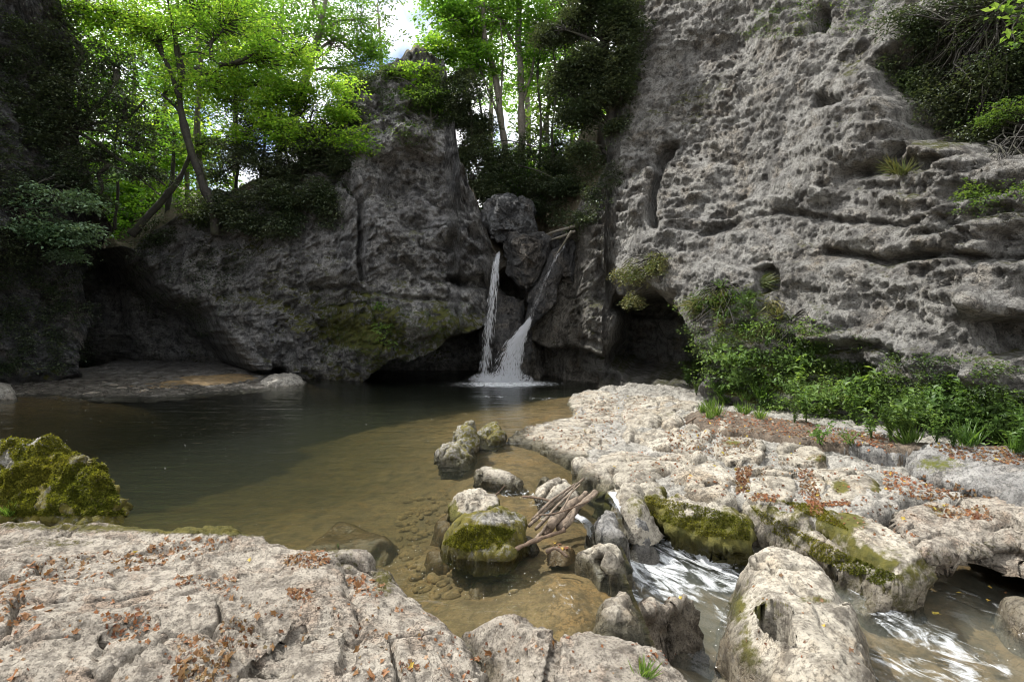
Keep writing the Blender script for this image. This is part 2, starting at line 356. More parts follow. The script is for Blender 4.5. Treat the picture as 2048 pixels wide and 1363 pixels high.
# the buttress: arch, ledges, splits
carve([(765,395),(775,325),(830,305),(900,330),(925,420),(880,450),(800,440)], .55, 22)
carve([(845,480),(900,480),(905,530),(850,535)], .7, 9)
carve([(500,575),(640,570),(645,582),(500,592)], .35, 8)
carve([(560,690),(590,690),(600,745),(560,750)], .5, 8)
carve([(690,230),(715,215),(720,250),(690,255)], .4, 8)
crack([(690,380),(712,410),(716,470),(712,520),(722,560)], 1.1, 6)
crack([(640,575),(760,590),(860,600),(930,600)], .35, 5); crack([(800,520),(850,555),(900,560)], .45, 6)
crack([(470,640),(520,690),(560,745)], .4, 7); crack([(700,260),(780,240),(860,300)], .3, 8); crack([(980,280),(925,420),(975,520)], .35, 9)
crack([(430,590),(560,600),(650,650),(640,700)], .25, 7)
# the right cliff: clefts, ledges, holes
crack([(1345,285),(1322,320),(1315,380),(1312,445)], 1.1, 8); crack([(1225,370),(1300,330),(1330,290)], .35, 8)
crack([(1400,470),(1480,440),(1560,425),(1700,445),(1800,450),(1880,425),(1960,470)], .22, 6)
crack([(1650,500),(1760,520),(1900,505),(2048,520)], .5, 9); crack([(1480,650),(1600,690),(1760,690),(1800,720)], .5, 12)
crack([(1640,200),(1680,205)], .6, 12); crack([(1690,355),(1750,340),(1810,300)], .45, 10)
carve([(1525,540),(1560,530),(1565,575),(1530,580)], .6, 7)
carve([(1760,120),(1860,60),(2000,60),(2200,120),(2200,270),(1960,290),(1830,270)], 1.5, 30)
carve([(1540,700),(1700,690),(1760,730),(1740,790),(1560,770)], .7, 14)
carve([(1960,640),(2100,620),(2150,700),(1980,715)], .9, 10); carve([(1990,470),(2200,440),(2200,520),(1990,510)], .6, 10)
carve([(1640,30),(1660,25),(1665,70),(1640,75)], .6, 8)
# rounded bulges
def bulge(cx, cyy, rx, ry, h):
    global D
    q = ((px-cx)/rx)**2+((py-cyy)/ry)**2; D -= h*np.exp(-q*1.5)
bulge(820, 400, 90, 90, .5); bulge(730, 480, 60, 110, .5); bulge(870, 640, 90, 60, .7); bulge(560, 520, 90, 60, .4); bulge(600, 650, 60, 80, .4)
bulge(830, 285, 70, 22, .5); bulge(2010, 745, 60, 40, .9); bulge(1990, 600, 60, 40, .7); bulge(1270, 400, 40, 70, .6); bulge(750, 700, 50, 60, .5); bulge(1150, 560, 30, 80, .3)
# slope below the right-hand cave (rock floor rising inwards)
# noise relief
isR = sstep(1120, 1210, px); isL = sstep(205, 175, px); slot = sstep(975, 1000, px)*sstep(1150, 1100, px)
def strata(P, amp):                      # inclined, warped beds
    q = P[:, 2]+.16*P[:, 0]-.10*P[:, 1]+.55*fbm(P, .35, 3, 41)
    s = q*2.1+.6*fbm(P, .22, 2, 43); f = s-np.floor(s)
    return amp*(sstep(0, .82, f)-sstep(.86, 1, f))
big = fbm(fl, .28, 3, 11)*.75
w1, w2 = worley(fl*np.array([1, 1, 1.25])+.25*np.stack([pn(fl, 1.1, 60+k) for k in range(3)], -1), .75, 2)
v1, v2 = worley(fl+.12*np.stack([pn(fl, 3, 70+k) for k in range(3)], -1), 2.6, 5)
micro = fbm(fl, 9., 2, 35, .6); med = ridged(fl, .9, 5, 21, .6); fine = fbm(fl, 4.2, 3, 31, .62)
t1 = fbm(fl, .5, 5, 111, .55); ter = np.floor(t1*3.2)+sstep(.6, 1, t1*3.2-np.floor(t1*3.2))
dB = big*1.1+(w1-.5)*.22+.26*ter+.30*med+.16*ridged(fl*np.array([1, 1, .6]), 2.2, 4, 115, .6)+.11*fine-.30*np.exp(-((w2-w1)/.045)**2)*sstep(.1, .5, fbm(fl, .4, 2, 117))+.14*(v1-.5)
st = strata(fl, 1.)
tilt = fl.copy(); tilt[:, 2] += .20*fl[:, 0]-.12*fl[:, 1]
beds = terrace(fbm(tilt*np.array([.5, .5, 1.6]), 1.0, 5, 161, .5), 4.); brk = terrace(fbm(fl+.0, 1.7, 4, 165, .5), 3.5)
dR = big*.8+.24*st*sstep(.6, -.4, fbm(fl, .3, 2, 77)+.05*(fl[:, 2]-6))+.13*ridged(tilt*np.array([.5, .5, 1.9]), .85, 5, 151, .5)+.19*beds+.11*brk+.03*(v1-.5)+.08*fine+.09*fbm(tilt*np.array([.35, .35, 1.7]), 3.1, 4, 155, .6)+.04*terrace(fbm(tilt*np.array([.4, .4, 1.6]), 2.6, 3, 157), 3.)
smo = .5+.7*sstep(-.25, .3, fbm(fl, .33, 3, 171)); dR = big*.8+(dR-big*.8)*smo
dB = dB+.16*brk-.08*ridged(fl*np.array([1, 1, .6]), 2.2, 4, 115, .6)
dL = big*1.3+.5*med+.3*(.5-w1)+.2*(.5-v1)+.1*fine
dB = dB+.045*micro+.06*ridged(fl, 4.5, 2, 131); dR = dR+.06*micro+.07*ridged(fl, 5.2, 2, 133); rr_ = isR.ravel(); ll_ = isL.ravel()
rel = (dB*(1-rr_)*(1-ll_)+dR*rr_+dL*ll_).reshape(NR, NC)
fade = 1-.65*slot
RR = RR+D-rel*fade
# crest outline kept rough but not torn
Zj = Z+(.22*fbm(fl*np.array([1, 1, .2]), 1.1, 4, 90)).reshape(NR, NC)*v[:, None]**2
P1 = topos(TH, RR, Zj)
# rows that carry the top back over the forest ground
steps = [.12,.35,.7,1.2,2,3.2,5,8,13,20,32,50,80,130,220]
def thx0(x): q = WY(x, 400, 24); return math.atan2(q[0]-C0[0], q[1]-C0[1])
_gu = [math.atan2(WY(x, 480, 21)[0]-C0[0], WY(x, 480, 21)[1]-C0[1]) for x in (965, 1215)]; a_g0, a_g1 = _gu
gully = sstep(a_g0, a_g0+.03, tt)*sstep(a_g1, a_g1-.03, tt)
left_ = sstep(thx0(700), thx0(420), tt)
def floorz(T, d, z0):
    base = 5.6+.17*np.minimum(d, 46)*left_+.05*d; k = sstep(1.5, 9, d); z = z0*(1-k)+base*k
    return z*(1-gully)+gully*(z0+3.6*sstep(.4, 3.6, d)-1.2*sstep(8, 30, d))
TOP = []
zc = Zj[-1]; r0 = RR[-1]
for k, s in enumerate(steps):
    z = floorz(tt, s, zc+.35*min(s, 1.)); r = r0+s
    T3 = topos(tt, r, z); z = z+.35*fbm(T3, .5, 4, 95)*min(1, s)*(1+.02*s); TOP.append(topos(tt, r, z))
TOP = np.array(TOP)
nrm = gridnormals(P1); up = np.clip(-nrm[..., 2]*np.sign((nrm[..., 0]*np.sin(TH)+nrm[..., 1]*np.cos(TH))+1e-9)*-1, -1, 1)
outn = nrm*np.where((nrm[..., 0]*np.sin(TH)+nrm[..., 1]*np.cos(TH)) > 0, -1, 1)[..., None]; up = outn[..., 2]
mossn = (fbm(fl, .8, 4, 101)).reshape(NR, NC)
def blob(cx, cyy, rx, ry): return np.exp(-(((px-cx)/rx)**2+((py-cyy)/ry)**2))
moss = .05+.5*np.clip(up, 0, 1)+.35*mossn-.18
moss += .7*blob(700, 660, 110, 95)+.65*blob(880, 660, 100, 60)+.3*blob(500, 560, 120, 90)+.45*sstep(700, 790, py)*sstep(760, 560, px)+.35*blob(1480, 640, 130, 90)+.5*blob(1650, 760, 260, 60)
moss += .35*blob(1380, 200, 90, 60)+.25*blob(850, 200, 50, 90)+.25*blob(1700, 80, 200, 60)+.3*sstep(.9, 1., v)[:, None]
moss -= .35*blob(1500, 420, 170, 150)
wet = np.clip(sstep(.55, .05, Zj)*.9+1.05*sstep(955, 1000, px+wob*.6)*sstep(1215, 1140, px+wob*.6)*sstep(400, 480, py), 0, 1.05)  # damp along the waterline, plus gully shade painted in through the same mask
def part_of(name, a, b, mat):
    c0 = np.searchsorted(tt, a); c1 = np.searchsorted(tt, b)+1; c0 = max(c0, 0); c1 = min(c1, NC)
    Vv = P1[:, c0:c1]; k = Vv.shape[1]
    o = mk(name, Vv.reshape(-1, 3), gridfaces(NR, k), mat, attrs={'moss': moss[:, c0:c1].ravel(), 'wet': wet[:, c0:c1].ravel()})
    return tagset(o, kind='structure')
def thx(pxx, Y, pyy=500):
    q = WY(pxx, pyy, Y); return math.atan2(q[0]-C0[0], q[1]-C0[1])
a1, a2, a3 = thx(196, 22), thx(985, 20.5), thx(1128, 20.5)
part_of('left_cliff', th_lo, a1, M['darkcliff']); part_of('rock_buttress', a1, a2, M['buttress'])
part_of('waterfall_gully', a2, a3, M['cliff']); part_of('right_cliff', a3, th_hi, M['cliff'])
FL = np.vstack([P1[-1][None], TOP]); nn = FL.shape[0]
tagset(mk('forest_floor', FL.reshape(-1, 3), gridfaces(nn, NC), M['earth'], attrs={'moss': np.full(nn*NC, .45), 'wet': np.zeros(nn*NC)}), kind='structure')
gx = np.array([[-700, -700, -2.6], [700, -700, -2.6], [700, 700, -2.6], [-700, 700, -2.6]], float)
tagset(mk('ground', gx, [[0, 1, 2, 3]], M['earth'], attrs={'moss': [.3]*4, 'wet': [0]*4}), kind='structure')
# ================================================================ stream bed
BC = [(200,1000,-1.3),(400,900,-1.7),(600,860,-1.5),(900,800,-1.2),(1030,775,-1.5),(1100,800,-.5),(100,870,-.45),(-300,900,-.3),(0,820,-.12),(0,775,-.05),(120,785,-.04),(250,775,-.04),(330,790,-.06),(450,775,-.04),(560,762,.03),(600,765,.0),(640,775,-.4),
 (640,1000,-.9),(700,940,-.75),(760,1000,-.55),(850,960,-.5),(950,900,-.22),(900,855,-.28),(760,852,-.5),(1050,920,-.12),(1000,960,-.16),(1080,1000,-.14),(900,1000,-.4),(850,1080,-.62),(900,1150,-.6),(760,1090,-.7),(700,1060,-.5),(1000,1060,-.3),(1100,1110,-.2),(1150,1150,-.22),(1050,1190,-.3),
 (1190,1130,-.14),(1180,1200,-.14),(1218,1150,-.16),(1262,1150,-.78),(1290,1235,-.9),(1310,1300,-1.05),(1390,1390,-1.1),(1285,1275,-.9),(1232,1230,-.2),(1200,1060,-.2),(1160,1250,-.2),(960,1105,-.2),(890,1095,-.3),(1020,1085,-.2),(945,1030,-.22),(1120,1160,-.15),(1270,1060,-.75),(1330,1110,-.75),(1450,1150,-.78),(1420,1260,-1.0),(1450,1363,-1.05),(1520,1080,-.62),(1650,1150,-.7),(1760,1200,-.72),(1850,1300,-.86),(1800,1363,-.95),(2048,1250,-.86),(2048,1150,-.7),(1950,1100,-.55),(1300,980,-.5),(1500,900,.0),(1300,820,.0),(1700,860,.1),(2048,900,.1),(1150,790,-.05),(2300,1000,-.3),(500,1363,-.8),(0,1200,-.8)]
BC = np.array(BC, float); bw = WZ(BC[:, 0], BC[:, 1], BC[:, 2])
ext = np.array([[-12, 24, -.05], [-5, 24, -.6], [0, 24, -.5], [8, 18, .1], [-16, 14, -.2], [-16, 8, -.3], [-14, 22, -.05], [-18, 20, .0], [-8, 2, -.9], [8, 2, -.9], [0, 1, -1], [0, -8, -1], [-12, -8, -1], [12, -8, -1], [12, 8, -.4]])
bw = np.vstack([bw, ext])
xs = np.arange(-20, 13, .075); ys = np.concatenate([np.arange(-10, 2, .5), np.arange(2, 9, .045), np.arange(9, 25.5, .075)])
GX, GY = np.meshgrid(xs, ys); cx_, cy_ = np.meshgrid(np.arange(-20, 13.5, .5), np.arange(-10, 26, .5))
cz = rbf(bw[:, :2], bw[:, 2], np.c_[cx_.ravel(), cy_.ravel()], .02).reshape(cx_.shape)
def bil2(G, X, Y, x0, y0, st):
    a = np.clip((X-x0)/st, 0, G.shape[1]-1.001); b = np.clip((Y-y0)/st, 0, G.shape[0]-1.001); i = a.astype(int); j = b.astype(int); fa = a-i; fb = b-j
    return (G[j, i]*(1-fa)+G[j, i+1]*fa)*(1-fb)+(G[j+1, i]*(1-fa)+G[j+1, i+1]*fa)*fb
BZ = bil2(cz, GX, GY, -20, -10, .5)
bp = np.stack([GX, GY, np.zeros_like(GX)], -1).reshape(-1, 3)
rel = .05*fbm(bp, .8, 3, 7)+.05*(.5-worley(bp, 2.2, 8)[0])+.015*fbm(bp, 5, 3, 9)
BZ = BZ+rel.reshape(BZ.shape)
bedP = np.stack([GX, GY, BZ], -1).reshape(-1, 3)
tagset(mk('stream_bed', bedP, gridfaces(*GX.shape), M['bed'], attrs={'moss': np.clip(.25*fbm(bp, .5, 3, 12)+.1, 0, 1)*sstep(-.3, -.9, BZ.ravel()), 'wet': sstep(.12, .0, BZ.ravel())*.35}), kind='structure')
# ================================================================ water
def water_mat(name, dens, absorb, bump, foam=False, wscale=2.2, stretch=(1, 1, 1), scat=None, rot=0.):
    m = N(name); m0 = m.n('Mapping'); m.l(m.pos(), m0.inputs[0]); m0.inputs['Rotation'].default_value = (0, 0, rot); mp = m.n('Mapping'); m.l(m0.outputs[0], mp.inputs[0]); mp.inputs['Scale'].default_value = stretch; vec = mp.outputs[0]
    h = m.math('ADD', m.noise(wscale, 3, .5, vec, .4), m.math('MULTIPLY', m.noise(wscale*4.5, 3, .5, vec, .3), .25))
    b = m.n('Bump'); b.inputs['Strength'].default_value = bump; b.inputs['Distance'].default_value = .05; m.l(h, b.inputs['Height'])
    fr = m.n('Fresnel'); fr.inputs[0].default_value = 1.33; m.l(b.outputs[0], fr.inputs['Normal'])
    g = m.n('BsdfGlossy'); g.inputs['Roughness'].default_value = .04; m.l(b.outputs[0], g.inputs['Normal'])
    t = m.n('BsdfTransparent'); t.inputs[0].default_value = (.96, .97, .95, 1)
    x = m.n('MixShader'); m.l(fr.outputs[0], x.inputs[0]); m.l(t.outputs[0], x.inputs[1]); m.l(g.outputs[0], x.inputs[2]); last = x.outputs[0]
    if foam:
        mp2 = m.n('Mapping'); m.l(m0.outputs[0], mp2.inputs[0]); mp2.inputs['Scale'].default_value = (.4, 1, 1) if rot else (1, .5, 1)
        f = m.math('ADD', m.attr('foam'), m.math('MULTIPLY', m.math('SUBTRACT', m.noise(8, 7, .66, mp2.outputs[0], 1.6), .5), 2.6))
        fk = m.math('MULTIPLY', m.ramp(f, .34, 1.), m.ramp(m.attr('foam'), .06, .22)); d = m.n('BsdfDiffuse'); d.inputs[0].default_value = (.82, .85, .86, 1)
        bb = m.n('Bump'); bb.inputs['Strength'].default_value = .8; bb.inputs['Distance'].default_value = .04; m.l(m.noise(30, 6, .7), bb.inputs['Height']); m.l(bb.outputs[0], d.inputs['Normal'])
        y = m.n('MixShader'); m.l(m.math('MULTIPLY', fk, .8), y.inputs[0]); m.l(last, y.inputs[1]); m.l(d.outputs[0], y.inputs[2]); last = y.outputs[0]
    m.l(last, m.out.inputs[0])
    v = m.n('VolumeAbsorption'); v.inputs['Color'].default_value = (*absorb, 1); v.inputs['Density'].default_value = dens
    if scat:
        s = m.n('VolumeScatter'); s.inputs['Color'].default_value = (*scat[0], 1); s.inputs['Density'].default_value = scat[1]
        a = m.n('AddShader'); m.l(v.outputs[0], a.inputs[0]); m.l(s.outputs[0], a.inputs[1]); m.l(a.outputs[0], m.out.inputs['Volume'])
    else: m.l(v.outputs[0], m.out.inputs['Volume'])
    return m.m
M['pool'] = water_mat('pool_water', 1.0, (.57, .58, .42), .5, wscale=2.2, stretch=(.45, 1.5, 1), scat=((.48, .54, .47), .075), foam=True)
M['stream'] = water_mat('running_water', 1.3, (.55, .58, .48), .6, foam=True, wscale=5, stretch=(.28, 1, 1), rot=math.radians(47), scat=((.6, .64, .58), .9))
# ---- water bodies: a top sheet joined to a skirt and floor so that the volume is closed
def water_body(name, poly, zfun, bottom, res, foamfun, mat, wave=0.):
    poly = np.asarray(poly, float); lo = poly.min(0)-res*2; hi = poly.max(0)+res*2
    xs = np.arange(lo[0], hi[0], res); ys = np.arange(lo[1], hi[1], res); X, Y = np.meshgrid(xs, ys)
    inside = polysdf(X, Y, poly) < res
    Zq = zfun(X, Y); pts = np.stack([X, Y, Zq], -1)
    if wave: pts[..., 2] += (wave*fbm(pts.reshape(-1, 3) @ np.array([[.25, .7, 0], [-.25, .72, 0], [0, 0, 1.]]), 3.5, 3, 55)).reshape(X.shape)
    q = gridfaces(*X.shape); q = q[inside.reshape(-1)[q].all(1)]
    V = pts.reshape(-1, 3); n = len(V); foam = foamfun(V)
    e = np.vstack([q[:, [0, 1]], q[:, [1, 2]], q[:, [2, 3]], q[:, [3, 0]]]); key = e[:, 0].astype(np.int64)*n+e[:, 1]; rev = e[:, 1].astype(np.int64)*n+e[:, 0]
    be = e[~np.isin(key, rev)]
    Vb = V.copy(); Vb[:, 2] = bottom
    Fq = np.vstack([q, q[:, ::-1]+n, np.c_[be[:, 1], be[:, 0], be[:, 0]+n, be[:, 1]+n]])
    V, Fq, at = compact(np.vstack([V, Vb]), Fq, {'foam': np.r_[foam, np.zeros(n)]})
    return tagset(mk(name, V, Fq, mat, attrs=at, smooth=True), kind='structure')
def line_foam(V, items):                 # items: (pixel polyline, width px, strength)
    px, py = proj(V); f = np.zeros(len(V))
    for pts, wd, s in items: f = np.maximum(f, s*np.exp(-(linedist(px, py, pts)/wd)**2))
    return f
pp = [(-19, 3), (-19, 23.5)]+[tuple(WZ(a, b, 0)[:2]) for a, b in [(700, 740), (1300, 740), (1320, 830), (1290, 890), (1235, 960), (1225, 990), (1235, 1060), (1248, 1150), (1272, 1230), (1295, 1290), (1290, 1500)]]+[(-4, 2.2)]
def poolfoam(V):
    q = WZ(1012, 767, 0); d = np.hypot((V[:, 0]-q[0])/1.35, (V[:, 1]-q[1])/.75)
    f = .9*sstep(1.9, .35, d)
    return np.maximum(f, line_foam(V, [([(880, 771), (1110, 768)], 3, .22), ([(935, 792), (1010, 794)], 3, .33), ([(1060, 796), (1110, 797)], 3, .28), ([(1110, 1180), (1150, 1210)], 22, .30), ([(1045, 985), (1085, 1010), (1100, 1045)], 16, .36), ([(1000, 990), (1045, 985)], 8, .35)]))
pool = water_body('pool_water', pp, lambda X, Y: 0*X, -2.3, .09, poolfoam, M['pool'])
SW = [(1255,1050,-.40),(1300,1085,-.46),(1400,1110,-.5),(1500,1085,-.5),(1470,1180,-.6),(1440,1240,-.7),(1440,1350,-.8),(1480,1500,-.85),(1620,1100,-.52),(1720,1165,-.55),(1790,1230,-.62),(1900,1320,-.75),(2048,1180,-.6),(2048,1363,-.78),(1850,1100,-.52),(1300,1180,-.6),(1350,1270,-.72),(2200,1200,-.6),(1250,1400,-.85)]
SW = np.array(SW, float); sw = WZ(SW[:, 0], SW[:, 1], SW[:, 2])
def streamz(X, Y): return np.clip(rbf(sw[:, :2], sw[:, 2], np.c_[X.ravel(), Y.ravel()], .02), -1.0, -.38).reshape(X.shape)
sp_ = [tuple(WZ(a, b, -.5)[:2]) for a, b in [(1246, 1035), (1300, 1010), (1500, 1040), (1700, 1060), (1900, 1060), (2300, 1060), (2500, 1250), (2300, 1700), (1200, 1700), (1240, 1380), (1230, 1200), (1243, 1120)]]
stream = water_body('stream_water', sp_, streamz, -2.2, .035, lambda V: line_foam(V, [([(1262, 1050), (1290, 1110), (1335, 1160)], 60, .74), ([(1250, 1180), (1300, 1200), (1420, 1170)], 30, .5), ([(1320, 1060), (1400, 1110), (1460, 1150)], 42, .62), ([(1400, 1100), (1470, 1130)], 20, .35), ([(1290, 1190), (1330, 1160), (1400, 1150)], 26, .5),
   ([(1300, 1050), (1380, 1060), (1500, 1100)], 12, .4), ([(1450, 1085), (1500, 1095)], 14, .5), ([(1895, 1290), (1925, 1330), (1955, 1380)], 30, .62), ([(1720, 1190), (1800, 1250), (1880, 1290)], 30, .45), ([(1760, 1330), (1900, 1350)], 34, .38), ([(1440, 1200), (1450, 1260)], 16, .30), ([(1700, 1150), (1760, 1180)], 14, .36), ([(1850, 1260), (2000, 1340)], 30, .30), ([(1900, 1190), (2048, 1230)], 20, .2)]), M['stream'], wave=.05)
# ================================================================ slabs and boulders
STY = {}
def sty_worn(P):
    a = .05*fbm(P, .8, 3, 201)+.035*(worley(P+.1*fbm(P, 1.5, 2, 5)[:, None], 1.6, 9)[0]-.5)+.02*(worley(P, 5., 3)[0]-.5)+.008*fbm(P, 11, 3, 203)
    pit = worley(P, 3.2, 31)[0]; a -= .05*sstep(.16, .06, pit); W = P+.22*np.stack([fbm(P, 1.4, 3, 8+k) for k in range(3)], -1); f1, f2 = worley(W, 1.15, 37); a -= .12*np.exp(-((f2-f1)/.05)**2)*sstep(-.15, .15, fbm(P, .7, 2, 39))
    sm = .3+.9*sstep(-.2, .3, fbm(P, .9, 3, 403)); return a+.05*terrace(fbm(P, 1.3, 4, 41), 5.)+sm*(.022*terrace(fbm(P, 4, 3, 45), 4.)+.012*ridged(P, 7, 3, 43))
def sty_karst(P):
    W = P+.16*np.stack([fbm(P, 1.1, 3, 60+k) for k in range(3)], -1); Q = W @ np.array([[.9, .35, 0], [-.5, 1.5, 0], [0, 0, 1.]])
    n = fbm(Q, .8, 5, 211, .5); m = fbm(Q, 2.6, 4, 215, .55); f1, f2 = worley(Q, .9, 13); g1, g2 = worley(Q, 6., 17)
    cr = np.exp(-((f2-f1)/.028)**2)*sstep(-.15, .2, fbm(P, .8, 2, 19))
    sm = .35+.85*sstep(-.2, .3, fbm(P, .7, 3, 401))
    return .10*terrace(n, 5.)-.14*cr+sm*(.05*terrace(m, 3.5)+.012*(g1-.5)+.010*ridged(Q, 8, 3, 217)+.010*terrace(fbm(Q, 13, 3, 221), 3.)+.007*fbm(P, 30, 2, 219))
def sty_crag(P):
    n = ridged(P, 1.7, 4, 221, .6); m = fbm(P, 5, 3, 223, .6); f1, f2 = worley(P+.06*fbm(P, 4, 2, 6)[:, None], 3., 23)
    return .07*n+.04*m+.05*(f1-.5)+.08*terrace(fbm(P, 1.8, 3, 229), 4.)+.02*terrace(m, 3.)+.016*ridged(P, 12, 3, 225)
def sty_layer(P):
    q = P[:, 2]*1+.22*P[:, 1]-.05*P[:, 0]+.05*fbm(P, .9, 3, 31); s = q*14; f = s-np.floor(s)
    return .05*(sstep(0, .8, f)-sstep(.85, 1, f))+.05*ridged(P*np.array([1, 1, 3]), 1.5, 4, 33)+.012*fbm(P, 14, 3, 35)
STY = dict(worn=sty_worn, karst=sty_karst, crag=sty_crag, layer=sty_layer)
SOLID = []                               # meshes that leaves, stones and plants may come to rest on
def slab(name, poly, r=.12, base=-.5, ctr=(), res=.025, mat='shelf', style='worn', amp=1., edge=None, under=0., mossf=None, carves=(), cracks=(), wetz=.04, label=None, cat=None, group=None, kind=None, parent=None, wob=.06, it=2, steep=5., seed=0, mossk=0., ztop=None, grow=0., facets=0):
    poly = np.array([(p+(0,))[:3] if len(p) == 2 else p for p in poly], float)
    W = WZ(poly[:, 0], poly[:, 1], poly[:, 2]); ctl = W.copy()
    if ztop is not None: ctl[:, 2] = ztop
    if len(ctr):
        c = np.array(ctr, float); ctl = np.vstack([W, WZ(c[:, 0], c[:, 1], c[:, 2])])
    pg = smooth_poly(W[:, :2], it); lo = pg.min(0)-.5; hi = pg.max(0)+.5
    lo = np.maximum(lo, [-26, .4]); hi = np.minimum(hi, [12, 30])
    xs = np.arange(lo[0], hi[0], res); ys = np.arange(lo[1], hi[1], res); X, Y = np.meshgrid(xs, ys)
    d = grow-polysdf(X, Y, pg)
    P = np.stack([X, Y, 0*X], -1).reshape(-1, 3)+seed*3.7
    d = d+(wob*fbm(P, 1.6, 4, 301)+.3*wob*fbm(P, 7, 2, 305)).reshape(X.shape)
    zt = rbf(ctl[:, :2], ctl[:, 2], np.c_[X.ravel(), Y.ravel()], .05).reshape(X.shape)
    e = edge if edge is not None else r
    prof = np.sqrt(np.clip(1-(1-np.clip(d/r, 0, 1))**2, 0, 1))
    z = zt-e*(1-prof)+np.minimum(d, 0)*steep
    if facets:
        rg = np.random.default_rng(int(abs(poly[0, 0]*7+poly[0, 1]))); cc = pg.mean(0); Rm = math.sqrt(abs(np.diff(pg[:, 0]).max()*0+np.ptp(pg[:, 0])*np.ptp(pg[:, 1])))*.5; zm = zt.mean()
        for k_ in range(facets):
            a = rg.uniform(0, 6.28) if k_ else -1.6; s_l = rg.uniform(.35, 1.3); off = rg.uniform(.25, .6)*Rm
            pl_ = zm+rg.uniform(-.0, .05)-s_l*((X-cc[0])*math.cos(a)+(Y-cc[1])*math.sin(a)-off)+.04*fbm(P, 2.5, 3, 330+k_).reshape(X.shape)
            hk = .04; mm_ = np.minimum(z, pl_); z = mm_-hk*np.exp(-np.abs(z-pl_)/hk)*.3
    V = np.stack([X, Y, z], -1); px, py = proj(V)
    for pl, dp, sf in carves: z = z-dp*sstep(sf, -sf, polysdf(px+6*pn(P, 3, 1).reshape(X.shape), py, pl))
    for pl, dp, wd in cracks: z = z-dp*np.exp(-(linedist(px+14*fbm(P, 3, 3, 2).reshape(X.shape), py+14*fbm(P, 3, 3, 4).reshape(X.shape), pl)/wd)**2)
    z = np.maximum(z, base)
    V = np.stack([X, Y, z], -1)
    if under:                            # lower part drawn in below an overhanging rim
        gy, gx = np.gradient(d, res); g = np.hypot(gx, gy)+1e-6; s = np.clip(zt-e-z, 0, None)*under
        V[..., 0] += gx/g*s; V[..., 1] += gy/g*s
    nr = gridnormals(V); nr *= np.where(nr[..., 2] < 0, -1, 1)[..., None]
    Pn = V.reshape(-1, 3)
    disp = STY[style](Pn)*amp; V = V+nr*disp.reshape(X.shape)[..., None]
    keep = (z > base+.01)
    f = gridfaces(*X.shape); f = f[keep.reshape(-1)[f].any(1)]
    px, py = proj(V); fl = V.reshape(-1, 3)
    up = nr[..., 2].ravel()
    mo = mossk+.2*fbm(fl, 1.4, 3, 307)-.1
    if mossf is not None: mo = mo+mossf(px.ravel(), py.ravel(), fl, up)
    wet = np.maximum(sstep(wetz+.05, wetz-.02, fl[:, 2])*(fl[:, 0] < 1.3+0*fl[:, 0]), sstep(-.22, -.42, fl[:, 2]))
    Vc, fc, at = compact(fl, f, {'moss': mo, 'wet': wet})
    o = mk(name, Vc, fc, M[mat], parent=parent, attrs=at)
    if parent is None: tagset(o, label, cat, group, kind)
    elif label: o['label'] = label
    SOLID.append((Vc, fc)); return o
def mblob(*bs):                          # moss near photographed patches: (x,y,rx,ry,strength)
    def f(px, py, P, up):
        r = 0
        for x, y, rx, ry, s in bs: r = r+s*np.exp(-(((px-x)/rx)**2+((py-y)/ry)**2))
        return r
    return f
def msteep(k=.8, extra=None, zlo=None):
    def f(px, py, P, up):
        r = k*sstep(.85, .45, up)
        if zlo is not None: r = r+.5*sstep(zlo+.15, zlo-.1, P[:, 2])
        if extra: r = r+extra(px, py, P, up)
        return r
    return f
# ---- foreground ledge
fore = empty('foreground_ledge', (-1.5, 4, -.6), kind='structure')
slab('slab', [(-1400,1035,.26),(-500,1035,.26),(0,1036,.26),(150,1038,.26),(300,1043,.26),(430,1052,.25),(540,1074,.24),(620,1090,.24),(665,1104,.24),(700,1097,.28),(742,1106,.26),(778,1150,.2),(808,1190,.16),(850,1210,.15),(905,1238,.14),(938,1265,.16),(965,1315,.18),(1000,1420,.2),(1050,3000,.3),(-3000,3000,.3)],
     r=.22, edge=.16, base=-.7, ctr=[(300,1100,.33),(520,1130,.36),(300,1250,.44),(600,1300,.43),(700,1160,.30),(800,1280,.33),(50,1200,.42),(0,1330,.46),(700,1190,.3),(640,1220,.40),(880,1300,.27),(900,1363,.25)], res=.0125, mat='fore', style='karst', amp=1., wob=.05, parent=fore, steep=3,
     carves=[([(655,1112),(690,1128),(740,1122),(762,1150),(735,1182),(700,1172),(670,1150)], .13, 5)],
     cracks=[([(680,1180),(715,1220),(700,1280),(690,1330)], .09, 9), ([(480,1363),(520,1310),(590,1255),(600,1240)], .09, 6), ([(180,1340),(210,1290),(240,1250),(300,1235)], .06, 7), ([(560,1160),(640,1185),(700,1190)], .05, 8), ([(200,1110),(330,1085),(470,1095)], .04, 8), ([(350,1160),(450,1150),(540,1150)], .05, 6)],
     mossf=mblob((120,1085,220,12,.55),(430,1056,260,13,1.3),(640,1092,60,10,.9),(690,1120,60,30,.5),(770,1160,34,44,.9),(60,1050,200,10,.5),(690,1260,20,80,.35),(860,1270,50,30,.15),(945,1290,14,60,.6),(560,1070,100,8,.5)))
